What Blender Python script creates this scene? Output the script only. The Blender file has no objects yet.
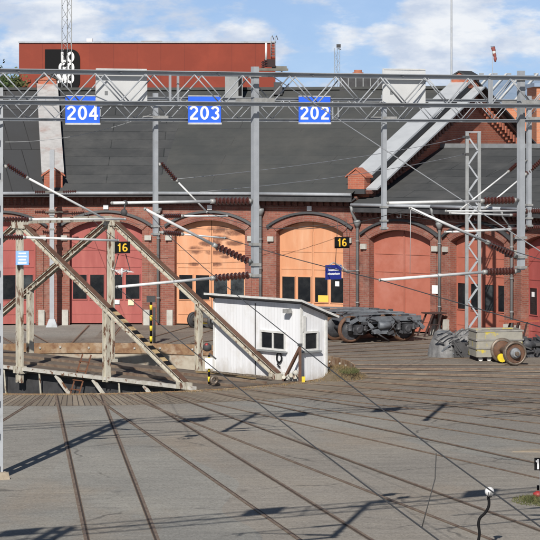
import bpy, math, random
from mathutils import Vector, Matrix
random.seed(7)
R = math.radians
V = Vector
Z = V((0, 0, 1))
scn = bpy.context.scene
COL = scn.collection
HC, FP = 8.6, 2600.0            # eye height on the footbridge, focal length in 540-pixel units
TC = V((-7.43, 96.7, 0))        # turntable centre

def G(px, py):                  # survey: ground point seen at a pixel of the 540 px photograph
    s = (py - 135) / HC
    d = FP / s
    return V(((px - 270) / s, d, 0))
def atd(px, py, d):             # survey: point at distance d
    return V(((px - 270) * d / FP, d, HC - (py - 135) * d / FP))
def online(px, py, d0, k):      # survey: point on the vertical plane y = d0 + k x
    t = (px - 270) / FP
    return atd(px, py, d0 / (1 - k * t))
def onA(px, py, off=0): return online(px, py, 47.35 + off, .58)
def onB(px, py, off=0): return online(px, py, 68.4 + off, .48)

# ------------------------------------------------------------------ materials
MATS = {}
def nn(nt, t, **kw):
    n = nt.nodes.new(t)
    for k, v in kw.items():
        if k in n.inputs: n.inputs[k].default_value = v
        else: setattr(n, k, v)
    return n
def rgba(c): return (c[0], c[1], c[2], 1)
def mat(name, c, c2=None, scale=3.0, rough=.7, metal=0.0, lo=.4, hi=.65, bump=0.0, bscale=30, c3=None, s3=1.0, lo3=.55, hi3=.7, stretch=None, spec=None):
    """base colour c broken up by noise towards c2, and large blotches of c3"""
    m = bpy.data.materials.new(name); m.use_nodes = True
    nt = m.node_tree; b = nt.nodes['Principled BSDF']
    b.inputs['Roughness'].default_value = rough; b.inputs['Metallic'].default_value = metal
    if spec is not None: b.inputs['Specular IOR Level'].default_value = spec
    b.inputs['Base Color'].default_value = rgba(c)
    tc = nn(nt, 'ShaderNodeTexCoord'); vec = tc.outputs['Object']
    if stretch:
        mp = nn(nt, 'ShaderNodeMapping'); mp.inputs['Scale'].default_value = stretch
        nt.links.new(vec, mp.inputs['Vector']); vec = mp.outputs['Vector']
    out = None
    def layer(prev, col, sc, l, h):
        n = nn(nt, 'ShaderNodeTexNoise', Scale=sc, Detail=6.0, Roughness=.65)
        nt.links.new(vec, n.inputs['Vector'])
        r = nn(nt, 'ShaderNodeMapRange'); r.inputs['From Min'].default_value = l; r.inputs['From Max'].default_value = h
        nt.links.new(n.outputs['Fac'], r.inputs['Value'])
        x = nn(nt, 'ShaderNodeMix', data_type='RGBA')
        nt.links.new(r.outputs['Result'], x.inputs['Factor'])
        if isinstance(prev, tuple): x.inputs['A'].default_value = prev
        else: nt.links.new(prev, x.inputs['A'])
        x.inputs['B'].default_value = rgba(col)
        return x.outputs['Result']
    if c2: out = layer(rgba(c), c2, scale, lo, hi)
    if c3: out = layer(out if out is not None else rgba(c), c3, s3, lo3, hi3)
    if out is not None: nt.links.new(out, b.inputs['Base Color'])
    if bump:
        n = nn(nt, 'ShaderNodeTexNoise', Scale=bscale, Detail=4.0)
        nt.links.new(vec, n.inputs['Vector'])
        bp = nn(nt, 'ShaderNodeBump', Strength=bump, Distance=.02)
        nt.links.new(n.outputs['Fac'], bp.inputs['Height']); nt.links.new(bp.outputs['Normal'], b.inputs['Normal'])
    MATS[name] = m
    return m

def uvbrick(name, c1, c2, mortar, bw, bh, ms, blotch=None, bl=(.5, .72), bs=.5, rough=.85, bump=.3, offset=.5, soot=None):
    m = bpy.data.materials.new(name); m.use_nodes = True
    nt = m.node_tree; b = nt.nodes['Principled BSDF']; b.inputs['Roughness'].default_value = rough
    tc = nn(nt, 'ShaderNodeTexCoord')
    br = nn(nt, 'ShaderNodeTexBrick'); br.offset = offset
    br.inputs['Color1'].default_value = rgba(c1); br.inputs['Color2'].default_value = rgba(c2); br.inputs['Mortar'].default_value = rgba(mortar)
    br.inputs['Scale'].default_value = 1; br.inputs['Brick Width'].default_value = bw; br.inputs['Row Height'].default_value = bh
    br.inputs['Mortar Size'].default_value = ms; br.inputs['Mortar Smooth'].default_value = .3; br.inputs['Bias'].default_value = -.1
    nt.links.new(tc.outputs['UV'], br.inputs['Vector'])
    col = br.outputs['Color']
    def blot(col, c, sc, l, h, f):
        n = nn(nt, 'ShaderNodeTexNoise', Scale=sc, Detail=7.0, Roughness=.7)
        nt.links.new(tc.outputs['Object'], n.inputs['Vector'])
        r = nn(nt, 'ShaderNodeMapRange'); r.inputs['From Min'].default_value = l; r.inputs['From Max'].default_value = h; r.inputs['To Max'].default_value = f
        nt.links.new(n.outputs['Fac'], r.inputs['Value'])
        x = nn(nt, 'ShaderNodeMix', data_type='RGBA')
        nt.links.new(r.outputs['Result'], x.inputs['Factor']); nt.links.new(col, x.inputs['A']); x.inputs['B'].default_value = rgba(c)
        return x.outputs['Result']
    if blotch: col = blot(col, blotch, bs, bl[0], bl[1], .8)
    if soot: col = blot(col, soot, 1.7, .52, .75, .75)
    nt.links.new(col, b.inputs['Base Color'])
    if bump:
        bp = nn(nt, 'ShaderNodeBump', Strength=bump, Distance=.01)
        nt.links.new(br.outputs['Fac'], bp.inputs['Height']); bp.invert = True
        nt.links.new(bp.outputs['Normal'], b.inputs['Normal'])
    MATS[name] = m
    return m

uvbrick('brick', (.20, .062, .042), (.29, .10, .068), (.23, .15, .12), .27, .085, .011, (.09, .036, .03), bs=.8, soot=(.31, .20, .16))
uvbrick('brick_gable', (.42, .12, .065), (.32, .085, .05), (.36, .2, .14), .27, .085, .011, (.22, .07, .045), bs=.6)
uvbrick('brick_shaded', (.13, .045, .034), (.19, .065, .045), (.17, .12, .095), .27, .085, .011, (.06, .03, .026), bs=.9)  # darker brick: shade under eaves and verge put into the colour
uvbrick('brick_far', (.5, .2, .1), (.42, .15, .08), (.45, .25, .17), .3, .1, .012)
uvbrick('felt', (.052, .054, .055), (.038, .040, .041), (.011, .014, .014), 5.0, .95, .024, (.082, .082, .080), bl=(.45, .7), bs=.5, rough=.8, bump=.4)
uvbrick('felt_plain', (.052, .055, .054), (.045, .048, .047), (.030, .030, .030), 6.0, 1.0, .016, (.078, .077, .071), bl=(.42, .72), bs=.4, rough=.82, bump=.25)
uvbrick('felt_seamed', (.046, .047, .049), (.058, .058, .059), (.015, .015, .015), .95, 4.6, .022, (.04, .04, .04), bs=.5, rough=.8, bump=.4)
uvbrick('cladding_red', (.205, .036, .019), (.19, .032, .017), (.16, .028, .016), 2.0, 9.0, .03, (.33, .06, .03), bs=.06, rough=.85, bump=.1, offset=0)
uvbrick('deck_planks', (.115, .088, .066), (.16, .13, .10), (.03, .022, .017), 2.4, .22, .014, (.075, .052, .036), bs=.8, bump=.8, soot=(.19, .165, .14))
uvbrick('rim_planks', (.19, .155, .115), (.29, .24, .18), (.06, .045, .033), .17, 3.6, .016, (.15, .11, .075), bs=.8, bump=.8, soot=(.2, .18, .16))
uvbrick('board_white', (.70, .71, .73), (.76, .77, .79), (.60, .61, .62), .16, 6.0, .006, (.62, .61, .60), bs=1.6, rough=.6, bump=.5, soot=(.60, .59, .565))
mat('door_pink', (.345, .090, .079), (.30, .072, .062), 1.6, .65, c3=(.40, .12, .10), s3=1.1, lo3=.5, hi3=.72, stretch=(1.4, 1.4, .3))
mat('door_rose', (.36, .085, .075), (.31, .068, .06), 1.4, .65, c3=(.41, .125, .11), s3=.9, stretch=(1.4, 1.4, .3))
mat('door_orange', (.60, .29, .155), (.54, .245, .125), 1.6, .65, c3=(.63, .36, .22), s3=.9, lo3=.5, hi3=.72, stretch=(1.4, 1.4, .3))
mat('door_brickred', (.40, .132, .088), (.35, .108, .07), 1.5, .7, c3=(.43, .165, .12), s3=.5)
mat('galv', (.35, .37, .395), (.29, .31, .335), 2.5, .6, .1, bump=.05, c3=(.22, .225, .23), s3=.9)
mat('galv_dull', (.27, .28, .285), (.21, .22, .22), 2.5, .6, .2)
mat('galv_old', (.24, .23, .2), (.17, .16, .13), 3, .65, .1)
mat('tube_white', (.66, .67, .67), (.52, .52, .52), 4, .45)
mat('cap_white', (.44, .46, .48), (.39, .41, .43), 1.5, .5, c3=(.33, .33, .33), s3=.5, lo3=.6)
mat('cap_rusty', (.46, .45, .44), (.38, .37, .36), 3, .55, c3=(.33, .22, .19), s3=.8, lo3=.54, hi3=.72)
mat('cream', (.50, .475, .40), (.36, .33, .26), 5, .6, c3=(.125, .06, .036), s3=4.2, lo3=.545, hi3=.60, bump=.1, stretch=(1.6, 1.6, .45))
mat('tan_paint', (.42, .31, .17), (.34, .24, .12), 5, .7, c3=(.2, .1, .05), s3=3)
mat('cream_white', (.54, .525, .48), (.42, .39, .33), 4, .6, c3=(.16, .075, .04), s3=3.5, lo3=.57, hi3=.63)
mat('rust', (.16, .065, .032), (.10, .042, .024), 5, .85, c3=(.22, .10, .05), s3=2)
mat('rust_brown', (.115, .058, .036), (.075, .04, .027), 4, .8, c3=(.16, .09, .06), s3=2)
mat('rust_band', (.28, .18, .10), (.17, .085, .045), 3.5, .85, c3=(.36, .28, .2), s3=1.2, lo3=.5, hi3=.62)
mat('rail_rust', (.28, .215, .155), (.17, .11, .078), 3, .5, .3)
mat('groove', (.035, .025, .02), (.05, .035, .027), 3, .95)
mat('rail_edge', (.20, .15, .11), (.12, .085, .06), 2.5, .95)
mat('pit_stone', (.42, .38, .31), (.30, .25, .19), 1.2, .9, c3=(.24, .12, .06), s3=.6, lo3=.5, hi3=.62, bump=.5, bscale=4)
mat('pit_floor', (.05, .05, .04), (.035, .04, .028), 1, .95)
mat('insul', (.062, .020, .016), (.04, .014, .012), 5, .3)
mat('clampgrey', (.36, .36, .35), (.24, .24, .23), 8, .55, .2)
mat('black', (.009, .009, .010), None, rough=.8, spec=.15)
mat('wire', (.05, .05, .05), None, rough=.6)
mat('wire_light', (.40, .41, .42), None, rough=.5, metal=.3)
mat('glass', (.008, .010, .013), (.02, .022, .024), 2.5, .12)
mat('glass_pale', (.06, .07, .075), (.015, .017, .02), 1.6, .15, lo=.4, hi=.6)
mat('dark_frame', (.05, .03, .028), None, rough=.6)
mat('blue', (.03, .13, .78), (.035, .15, .82), 2, .5)
mat('navy', (.012, .022, .20), None, rough=.45)
mat('paleblue', (.20, .38, .72), (.27, .45, .78), 6, .4)
mat('white', (.78, .78, .78), None, rough=.55)
mat('offwhite', (.62, .62, .60), (.5, .5, .48), 6, .6)
mat('paper_yellow', (.72, .50, .08), None, rough=.6)
mat('paper_cream', (.72, .62, .42), None, rough=.6)
mat('amber', (.85, .50, .04), None, rough=.5)
mat('yellow', (.72, .55, .03), (.6, .45, .03), 6, .5)
mat('red', (.30, .03, .03), None, rough=.5)
mat('panel_grey', (.60, .61, .61), (.55, .56, .56), 2, .55)
mat('stone_pale', (.46, .45, .41), (.36, .35, .32), 4, .85)
mat('concrete', (.40, .34, .26), (.28, .23, .17), 2.5, .9, bump=.3)
mat('slab_worn', (.29, .235, .17), (.22, .19, .15), 3.5, .95, bump=.3)
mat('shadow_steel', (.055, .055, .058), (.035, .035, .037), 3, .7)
mat('machine', (.065, .068, .075), (.035, .035, .04), 5, .6, .2, c3=(.12, .125, .135), s3=4)
mat('machine_light', (.15, .165, .185), (.09, .10, .115), 4, .6, .2)
mat('wheel_rust', (.13, .065, .036), (.075, .04, .026), 5, .75)
mat('wheel_steel', (.19, .16, .13), (.11, .08, .06), 5, .5, .4)
mat('hub_grey', (.30, .32, .34), (.2, .21, .22), 8, .5, .2)
mat('tarp', (.17, .17, .17), (.11, .11, .112), 3.5, .6, bump=1.0, bscale=7, c3=(.21, .21, .205), s3=1.5)
mat('binside', (.30, .285, .24), (.24, .23, .2), 3, .75, c3=(.5, .40, .05), s3=1.6, lo3=.53, hi3=.6)
mat('bin_rail', (.27, .26, .24), (.2, .19, .17), 4, .7)
mat('straw', (.22, .155, .075), (.15, .11, .055), 8, .95)
mat('weed', (.075, .09, .03), (.12, .11, .045), 6, .9)
mat('soil', (.15, .115, .075), (.1, .08, .05), 3, .95)
mat('leaf_a', (.055, .085, .025), (.04, .065, .018), 1.5, .8)
mat('leaf_b', (.10, .115, .04), (.075, .09, .028), 1.5, .8)
mat('bark', (.08, .06, .045), None, rough=.9)
mat('trestle_orange', (.40, .11, .06), (.3, .08, .05), 4, .7)
mat('skylight', (.25, .32, .42), (.2, .27, .37), 1, .25)
mat('chimney_brick', (.36, .14, .08), (.28, .1, .06), 4, .9)
mat('sock_red', (.26, .07, .06), (.2, .06, .05), 3, .7)
mat('roof_cap_dark', (.045, .047, .05), None, rough=.6)
mat('flash_grey', (.20, .21, .22), (.15, .16, .165), 2, .55)

def stained(base, spots, name):
    """painted door with scorched patches of its own shape (local x,z in metres, rx, rz)"""
    m = MATS[base].copy(); m.name = name; nt = m.node_tree; b = nt.nodes['Principled BSDF']
    src = b.inputs['Base Color'].links[0].from_socket
    tc = nn(nt, 'ShaderNodeTexCoord')
    sx = nn(nt, 'ShaderNodeSeparateXYZ'); nt.links.new(tc.outputs['UV'], sx.inputs[0])
    ns = nn(nt, 'ShaderNodeTexNoise', Scale=3.4, Detail=7.0, Roughness=.75); nt.links.new(tc.outputs['Object'], ns.inputs['Vector'])
    tot = None
    def mth(op, a, c):
        n = nn(nt, 'ShaderNodeMath', operation=op)
        for i, v in enumerate((a, c)):
            if isinstance(v, (int, float)): n.inputs[i].default_value = v
            else: nt.links.new(v, n.inputs[i])
        return n.outputs[0]
    for (x, z, rx, rz) in spots:
        dx = mth('POWER', mth('DIVIDE', mth('SUBTRACT', sx.outputs[0], x), rx), 2.0)
        dz = mth('POWER', mth('DIVIDE', mth('SUBTRACT', sx.outputs[1], z), rz), 2.0)
        q = mth('SUBTRACT', 1.0, mth('ADD', dx, dz))
        q = mth('MAXIMUM', q, 0.0)
        tot = q if tot is None else mth('MAXIMUM', tot, q)
    f = mth('SUBTRACT', mth('MULTIPLY', mth('POWER', tot, .6), mth('MULTIPLY', ns.outputs['Fac'], 2.9)), .50)
    f = mth('MINIMUM', mth('MAXIMUM', f, 0.0), .85)
    x = nn(nt, 'ShaderNodeMix', data_type='RGBA')
    nt.links.new(f, x.inputs['Factor']); nt.links.new(src, x.inputs['A']); x.inputs['B'].default_value = (.11, .036, .02, 1)
    nt.links.new(x.outputs['Result'], b.inputs['Base Color'])
    MATS[name] = m
stained('door_orange', [(.3, 4.33, .62, .24), (1.0, 4.2, .6, .20), (.35, 3.95, .6, .17), (.05, 3.72, .5, .22), (1.05, 3.72, .5, .16), (.25, 3.32, .7, .2), (-.75, 3.4, .45, .24), (-.3, 3.68, .4, .15),
    (.2, 2.75, .35, .13), (-.85, 2.75, .3, .12), (.6, 3.1, .3, .1)], 'door_orange_scorched')

def ground_material():
    m = bpy.data.materials.new('yard_paving'); m.use_nodes = True
    nt = m.node_tree; b = nt.nodes['Principled BSDF']; b.inputs['Roughness'].default_value = .9
    L = nt.links
    tc = nn(nt, 'ShaderNodeTexCoord'); P = tc.outputs['Object']      # origin at the turntable centre
    def noise(sc, det=5.0, st=None, ro=.6):
        v = P
        if st:
            mp = nn(nt, 'ShaderNodeMapping'); mp.inputs['Scale'].default_value = st; L.new(P, mp.inputs['Vector']); v = mp.outputs['Vector']
        n = nn(nt, 'ShaderNodeTexNoise', Scale=sc, Detail=det, Roughness=ro); L.new(v, n.inputs['Vector']); return n.outputs['Fac']
    def rng(v, a, c, t0=0.0, t1=1.0):
        r = nn(nt, 'ShaderNodeMapRange'); r.inputs['From Min'].default_value = a; r.inputs['From Max'].default_value = c
        r.inputs['To Min'].default_value = t0; r.inputs['To Max'].default_value = t1
        L.new(v, r.inputs['Value']); return r.outputs['Result']
    def mix(f, a, c, mode='MIX'):
        x = nn(nt, 'ShaderNodeMix', data_type='RGBA', blend_type=mode)
        if isinstance(f, float): x.inputs['Factor'].default_value = f
        else: L.new(f, x.inputs['Factor'])
        for s, v in (('A', a), ('B', c)):
            if isinstance(v, tuple): x.inputs[s].default_value = rgba(v)
            else: L.new(v, x.inputs[s])
        return x.outputs['Result']
    def mth(op, a, c=0.0):
        n = nn(nt, 'ShaderNodeMath', operation=op)
        for i, v in enumerate((a, c)):
            if isinstance(v, (int, float)): n.inputs[i].default_value = v
            else: L.new(v, n.inputs[i])
        return n.outputs[0]
    sx = nn(nt, 'ShaderNodeSeparateXYZ'); L.new(P, sx.inputs[0])
    ang = mth('ARCTAN2', sx.outputs[0], mth('MULTIPLY', sx.outputs[1], -1.0))     # 0 towards the camera, + to the right
    rad = mth('POWER', mth('ADD', mth('POWER', sx.outputs[0], 2.0), mth('POWER', sx.outputs[1], 2.0)), .5)
    # wedges between the tracks have been paved at different times: bluish grey, warm grey, reddish
    col = mix(rng(noise(.09, 4), .38, .62), (.300, .290, .262), (.236, .232, .214))
    wob = mth('ADD', mth('MULTIPLY', ang, 7.6), mth('MULTIPLY', noise(.05, 2), 1.2))
    wn = nn(nt, 'ShaderNodeTexWhiteNoise', noise_dimensions='1D'); L.new(mth('FLOOR', wob), wn.inputs['W'])
    col = mix(rng(wn.outputs['Value'], .45, .95, 0, .5), col, (.29, .245, .20))
    col = mix(rng(noise(.22, 5, (1, .5, 1)), .52, .66, 0, .5), col, (.32, .26, .195))       # tan drifts of sand
    # older dark and rusty zone on the right hand fan and round the rim
    zone = mth('MULTIPLY', rng(mth('ADD', ang, mth('MULTIPLY', noise(.12, 4), .5)), .72, 1.05), rng(mth('ADD', rad, mth('MULTIPLY', noise(.2, 4), 8.0)), 40.0, 26.0))
    near = rng(mth('ADD', rad, mth('MULTIPLY', noise(.4, 4), 3.0)), 16.5, 14.2)
    dark = mix(rng(noise(.5, 6), .38, .64), (.15, .122, .098), (.235, .20, .162))
    dark = mix(rng(noise(.35, 5, (.35, 1, 1)), .52, .68, 0, .75), dark, (.11, .066, .048))
    col = mix(mth('MULTIPLY', mth('MAXIMUM', zone, near), .85), col, dark)
    # rolled courses across the yard, fine grit, dark spots of oil
    col = mix(rng(noise(1.0, 4, (.22, 3.2, 1)), .36, .64, 0, .34), col, mix(1.0, col, (.70, .70, .70), 'MULTIPLY'))
    col = mix(rng(noise(1.0, 3, (.8, 8, 1)), .4, .62, 0, .4), col, mix(1.0, col, (1.26, 1.25, 1.23), 'MULTIPLY'))
    col = mix(rng(noise(2.6, 5, (.5, 1, 1), .7), .40, .66, 0, .55), col, mix(1.0, col, (.74, .73, .72), 'MULTIPLY'))
    col = mix(rng(noise(.33, 4), .50, .62, 0, .5), col, mix(1.0, col, (1.16, 1.14, 1.10), 'MULTIPLY'))
    col = mix(rng(noise(9, 3), .42, .66, 0, .45), col, mix(1.0, col, (.62, .61, .6), 'MULTIPLY'))
    col = mix(rng(noise(.75, 6, None, .75), .60, .74, 0, .55), col, (.11, .10, .09))
    # hairline cracks and tarred joints
    vd = nn(nt, 'ShaderNodeVectorMath', operation='ADD'); nv = nn(nt, 'ShaderNodeTexNoise', Scale=.8, Detail=3.0); L.new(P, nv.inputs['Vector']); L.new(P, vd.inputs[0]); L.new(nv.outputs['Color'], vd.inputs[1])
    vo = nn(nt, 'ShaderNodeTexVoronoi', feature='DISTANCE_TO_EDGE', Scale=.16); L.new(vd.outputs[0], vo.inputs['Vector'])
    crack = mth('MULTIPLY', rng(vo.outputs['Distance'], .010, .003), rng(noise(.3, 3), .48, .6))
    col = mix(mth('MULTIPLY', crack, .65), col, (.05, .047, .043))
    col = mix(rng(noise(18, 3, None, .7), .55, .66, 0, .6), col, (.085, .08, .07))
    col = mix(rng(noise(13, 3, None, .7), .56, .68, 0, .5), col, (.42, .40, .36))
    col = mix(mth('MULTIPLY', rng(noise(.5, 5, None, .7), .57, .66), rng(noise(5, 3), .45, .6, 0, .5)), col, (.10, .09, .075))
    L.new(col, b.inputs['Base Color'])
    bp = nn(nt, 'ShaderNodeBump', Strength=.6, Distance=.03); L.new(noise(11, 5), bp.inputs['Height']); L.new(bp.outputs['Normal'], b.inputs['Normal'])
    return m
MATS['yard'] = ground_material()

# ------------------------------------------------------------------ mesh building
WL = {}                                     # world position of things we made
class MB:
    def __init__(s): s.v, s.f, s.u, s.sm = [], [], [], []
    def face(s, pts, uv=None, smooth=False):
        i = len(s.v); s.v += [V(p) for p in pts]; s.f.append(list(range(i, i + len(pts)))); s.u.append(uv); s.sm.append(smooth)
        return s
    def quad(s, a, b, c, d, uv=None): return s.face([a, b, c, d], uv)
    def hexa(s, p):                         # 8 corners: bottom 4 ccw, top 4 ccw
        for q in ((3, 2, 1, 0), (4, 5, 6, 7), (0, 1, 5, 4), (1, 2, 6, 5), (2, 3, 7, 6), (3, 0, 4, 7)):
            pts = [p[k] for k in q]
            e = (V(pts[1]) - V(pts[0])).length; h = (V(pts[3]) - V(pts[0])).length
            s.face(pts, [(0, 0), (e, 0), (e, h), (0, h)])
        return s
    def box(s, c, size, ax=V((1, 0, 0)), up=Z):
        c = V(c); ax = V(ax).normalized(); ay = V(up).cross(ax).normalized(); az = ax.cross(ay)
        x, y, z = ax * size[0] / 2, ay * size[1] / 2, az * size[2] / 2
        return s.hexa([c - x - y - z, c + x - y - z, c + x + y - z, c - x + y - z, c - x - y + z, c + x - y + z, c + x + y + z, c - x + y + z])
    def beam(s, p, q, w, h, up=Z):
        p, q = V(p), V(q); d = q - p
        if abs(d.normalized().dot(up)) > .98: up = V((0, 1, 0))
        ax = d.normalized(); ay = V(up).cross(ax).normalized(); az = ax.cross(ay)
        y, z = ay * w / 2, az * h / 2
        return s.hexa([p - y - z, q - y - z, q + y - z, p + y - z, p - y + z, q - y + z, q + y + z, p + y + z])
    def angle(s, p, q, w, t=.012, up=Z):    # an L section
        p, q = V(p), V(q); ax = (q - p).normalized()
        if abs(ax.dot(up)) > .98: up = V((0, 1, 0))
        ay = V(up).cross(ax).normalized(); az = ax.cross(ay)
        s.beam(p + az * (w / 2 - t / 2), q + az * (w / 2 - t / 2), w, t, up); s.beam(p + ay * (w / 2 - t / 2) - az * t / 2, q + ay * (w / 2 - t / 2) - az * t / 2, t, w - t, up)
        return s
    def tube(s, p, q, r, r2=None, n=10, caps=True):
        return s.lathe(p, V(q) - V(p), [(0, r), ((V(q) - V(p)).length, r if r2 is None else r2)], n, caps)
    def lathe(s, p, axis, prof, n=12, caps=True, smooth=True):
        p = V(p); a = V(axis).normalized(); t = V((1, 0, 0)) if abs(a.x) < .9 else V((0, 1, 0))
        e1 = a.cross(t).normalized(); e2 = a.cross(e1)
        i0 = len(s.v)
        for (h, r) in prof:
            for k in range(n):
                an = 2 * math.pi * k / n
                s.v.append(p + a * h + (e1 * math.cos(an) + e2 * math.sin(an)) * r)
        for j in range(len(prof) - 1):
            for k in range(n):
                k2 = (k + 1) % n
                s.f.append([i0 + j * n + k, i0 + j * n + k2, i0 + (j + 1) * n + k2, i0 + (j + 1) * n + k]); s.u.append(None); s.sm.append(smooth)
        if caps:
            s.f.append([i0 + k for k in range(n)][::-1]); s.u.append(None); s.sm.append(False)
            s.f.append([i0 + (len(prof) - 1) * n + k for k in range(n)]); s.u.append(None); s.sm.append(False)
        return s
    def path(s, pts, r, n=6):
        pts = [V(p) for p in pts]
        i0 = len(s.v); pe = None
        for j, p in enumerate(pts):
            d = (pts[min(j + 1, len(pts) - 1)] - pts[max(j - 1, 0)]).normalized()
            t = pe if pe is not None else (V((1, 0, 0)) if abs(d.x) < .8 else Z)
            e1 = (t - d * t.dot(d)).normalized(); pe = e1; e2 = d.cross(e1)
            rr = r[j] if isinstance(r, (list, tuple)) else r
            for k in range(n):
                an = 2 * math.pi * k / n
                s.v.append(p + (e1 * math.cos(an) + e2 * math.sin(an)) * rr)
        for j in range(len(pts) - 1):
            for k in range(n):
                k2 = (k + 1) % n
                s.f.append([i0 + j * n + k, i0 + j * n + k2, i0 + (j + 1) * n + k2, i0 + (j + 1) * n + k]); s.u.append(None); s.sm.append(True)
        s.f.append([i0 + k for k in range(n)][::-1]); s.u.append(None); s.sm.append(False)
        s.f.append([i0 + (len(pts) - 1) * n + k for k in range(n)]); s.u.append(None); s.sm.append(False)
        return s
    def ball(s, c, r, sc=(1, 1, 1), n=10, m=6, jit=0.0):
        i0 = len(s.v)
        for j in range(m + 1):
            th = math.pi * j / m
            for k in range(n):
                ph = 2 * math.pi * k / n
                rr = r * (1 + random.uniform(-jit, jit))
                s.v.append(V(c) + V((rr * math.sin(th) * math.cos(ph) * sc[0], rr * math.sin(th) * math.sin(ph) * sc[1], rr * math.cos(th) * sc[2])))
        for j in range(m):
            for k in range(n):
                k2 = (k + 1) % n
                s.f.append([i0 + j * n + k, i0 + (j + 1) * n + k, i0 + (j + 1) * n + k2, i0 + j * n + k2]); s.u.append(None); s.sm.append(True)
        return s
    def build(s, name, m, parent=None, loc=None):
        me = bpy.data.meshes.new(name)
        off = V((0, 0, 0))
        if parent is not None:
            off = WL.get(parent.name, V((0, 0, 0)))
        elif loc is not None: off = V(loc)
        me.from_pydata([tuple(p - off) for p in s.v], [], s.f)
        uvl = me.uv_layers.new(name='UVMap')
        for poly in me.polygons:
            poly.use_smooth = s.sm[poly.index]
            uv = s.u[poly.index]
            if uv:
                for li, c in zip(poly.loop_indices, uv): uvl.data[li].uv = c
        me.materials.append(MATS[m] if isinstance(m, str) else m)
        me.validate(); me.update()
        o = bpy.data.objects.new(name, me); COL.objects.link(o)
        if parent is not None:
            o.parent = parent; WL[o.name] = off
        else:
            if loc is not None: o.location = off
            WL[o.name] = off
        return o

def tag(o, label=None, cat=None, group=None, kind=None):
    if label: o['label'] = label
    if cat: o['category'] = cat
    if group: o['group'] = group
    if kind: o['kind'] = kind
    return o
def thing(name, label, cat, loc=(0, 0, 0), group=None):
    o = bpy.data.objects.new(name, None); COL.objects.link(o); o.location = V(loc); o.empty_display_size = .3
    WL[o.name] = V(loc)
    return tag(o, label, cat, group)
def arcp(cx, cy, rx, ry, a0, a1, n=14):
    return [(cx + rx * math.cos(R(a0 + (a1 - a0) * k / n)), cy + ry * math.sin(R(a0 + (a1 - a0) * k / n))) for k in range(n + 1)]
T_ = .17                                     # stroke width relative to the letter height
GLYPH = {                                    # centre lines in a box of height 1: (advance width, strokes)
 '0': (.62, [arcp(.29, .5, .205, .415, 90, 450, 28)]),
 '1': (.42, [[(.26, .0), (.26, 1.0)], [(.26, .83), (.05, .74)]]),
 '2': (.62, [arcp(.29, .70, .20, .215, 170, -25, 14) + [(.33, .42), (.10, .14)], [(.04, .085), (.56, .085)]]),
 '3': (.62, [arcp(.28, .71, .195, .205, 165, -88, 14), arcp(.28, .29, .205, .21, 88, -165, 14)]),
 '4': (.62, [[(.40, 0), (.40, 1.0)], [(.42, .93), (.07, .36)], [(.0, .30), (.56, .30)]]),
 '6': (.62, [arcp(.29, .30, .205, .215, 0, 360, 24), arcp(.30, .50, .215, .415, 55, 185, 14) + [(.085, .30)]]),
 'L': (.52, [[(.09, 1.0), (.09, .0)], [(.09, .085), (.48, .085)]]),
 'O': (.74, [arcp(.35, .5, .265, .415, 90, 450, 28)]),
 'G': (.76, [arcp(.36, .5, .275, .415, 48, 345, 24), [(.38, .44), (.70, .44)]]),
 'M': (.92, [[(.09, 0), (.09, 1.0)], [(.81, 0), (.81, 1.0)], [(.14, .98), (.45, .10)], [(.45, .10), (.76, .98)]]),
}
def text(name, body, m, size, centre, ex, up, parent, depth=.004, space=.06, tw=T_, sx=1.0):
    """bold grotesque lettering, every character a set of thick strokes standing proud of its board"""
    ex = V(ex).normalized(); up = V(up).normalized(); nz = ex.cross(up)
    tot = sum(GLYPH[c][0] for c in body) + space * (len(body) - 1)
    x = -tot / 2; kids = []
    for c in body:
        mb = MB(); adv, strokes = GLYPH[c]
        for si, st in enumerate(strokes):
            n = len(st); closed = math.dist(st[0], st[-1]) < 1e-6
            L_, R_ = [], []
            for k in range(n):
                if closed: a, b = st[(k - 1) % (n - 1)], st[(k + 1) % (n - 1)]
                else: a, b = st[max(k - 1, 0)], st[min(k + 1, n - 1)]
                dx, dy = b[0] - a[0], b[1] - a[1]; l = math.hypot(dx, dy) or 1
                px, py = -dy / l * tw / 2, dx / l * tw / 2
                L_.append((st[k][0] + px, st[k][1] + py)); R_.append((st[k][0] - px, st[k][1] - py))
            W = lambda p, o: V(centre) + (ex * (x + p[0]) * sx + up * (p[1] - .5)) * size + nz * o
            o = depth + .0012 * si * max(1, size)
            for k in range(n - 1):
                mb.face([W(R_[k], o), W(R_[k + 1], o), W(L_[k + 1], o), W(L_[k], o)])
                mb.face([W(L_[k], o), W(L_[k + 1], o), W(L_[k + 1], 0), W(L_[k], 0)]); mb.face([W(R_[k + 1], o), W(R_[k], o), W(R_[k], 0), W(R_[k + 1], 0)])
        kids.append(mb.build(name, m, parent)); x += adv + space
    return kids

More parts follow.
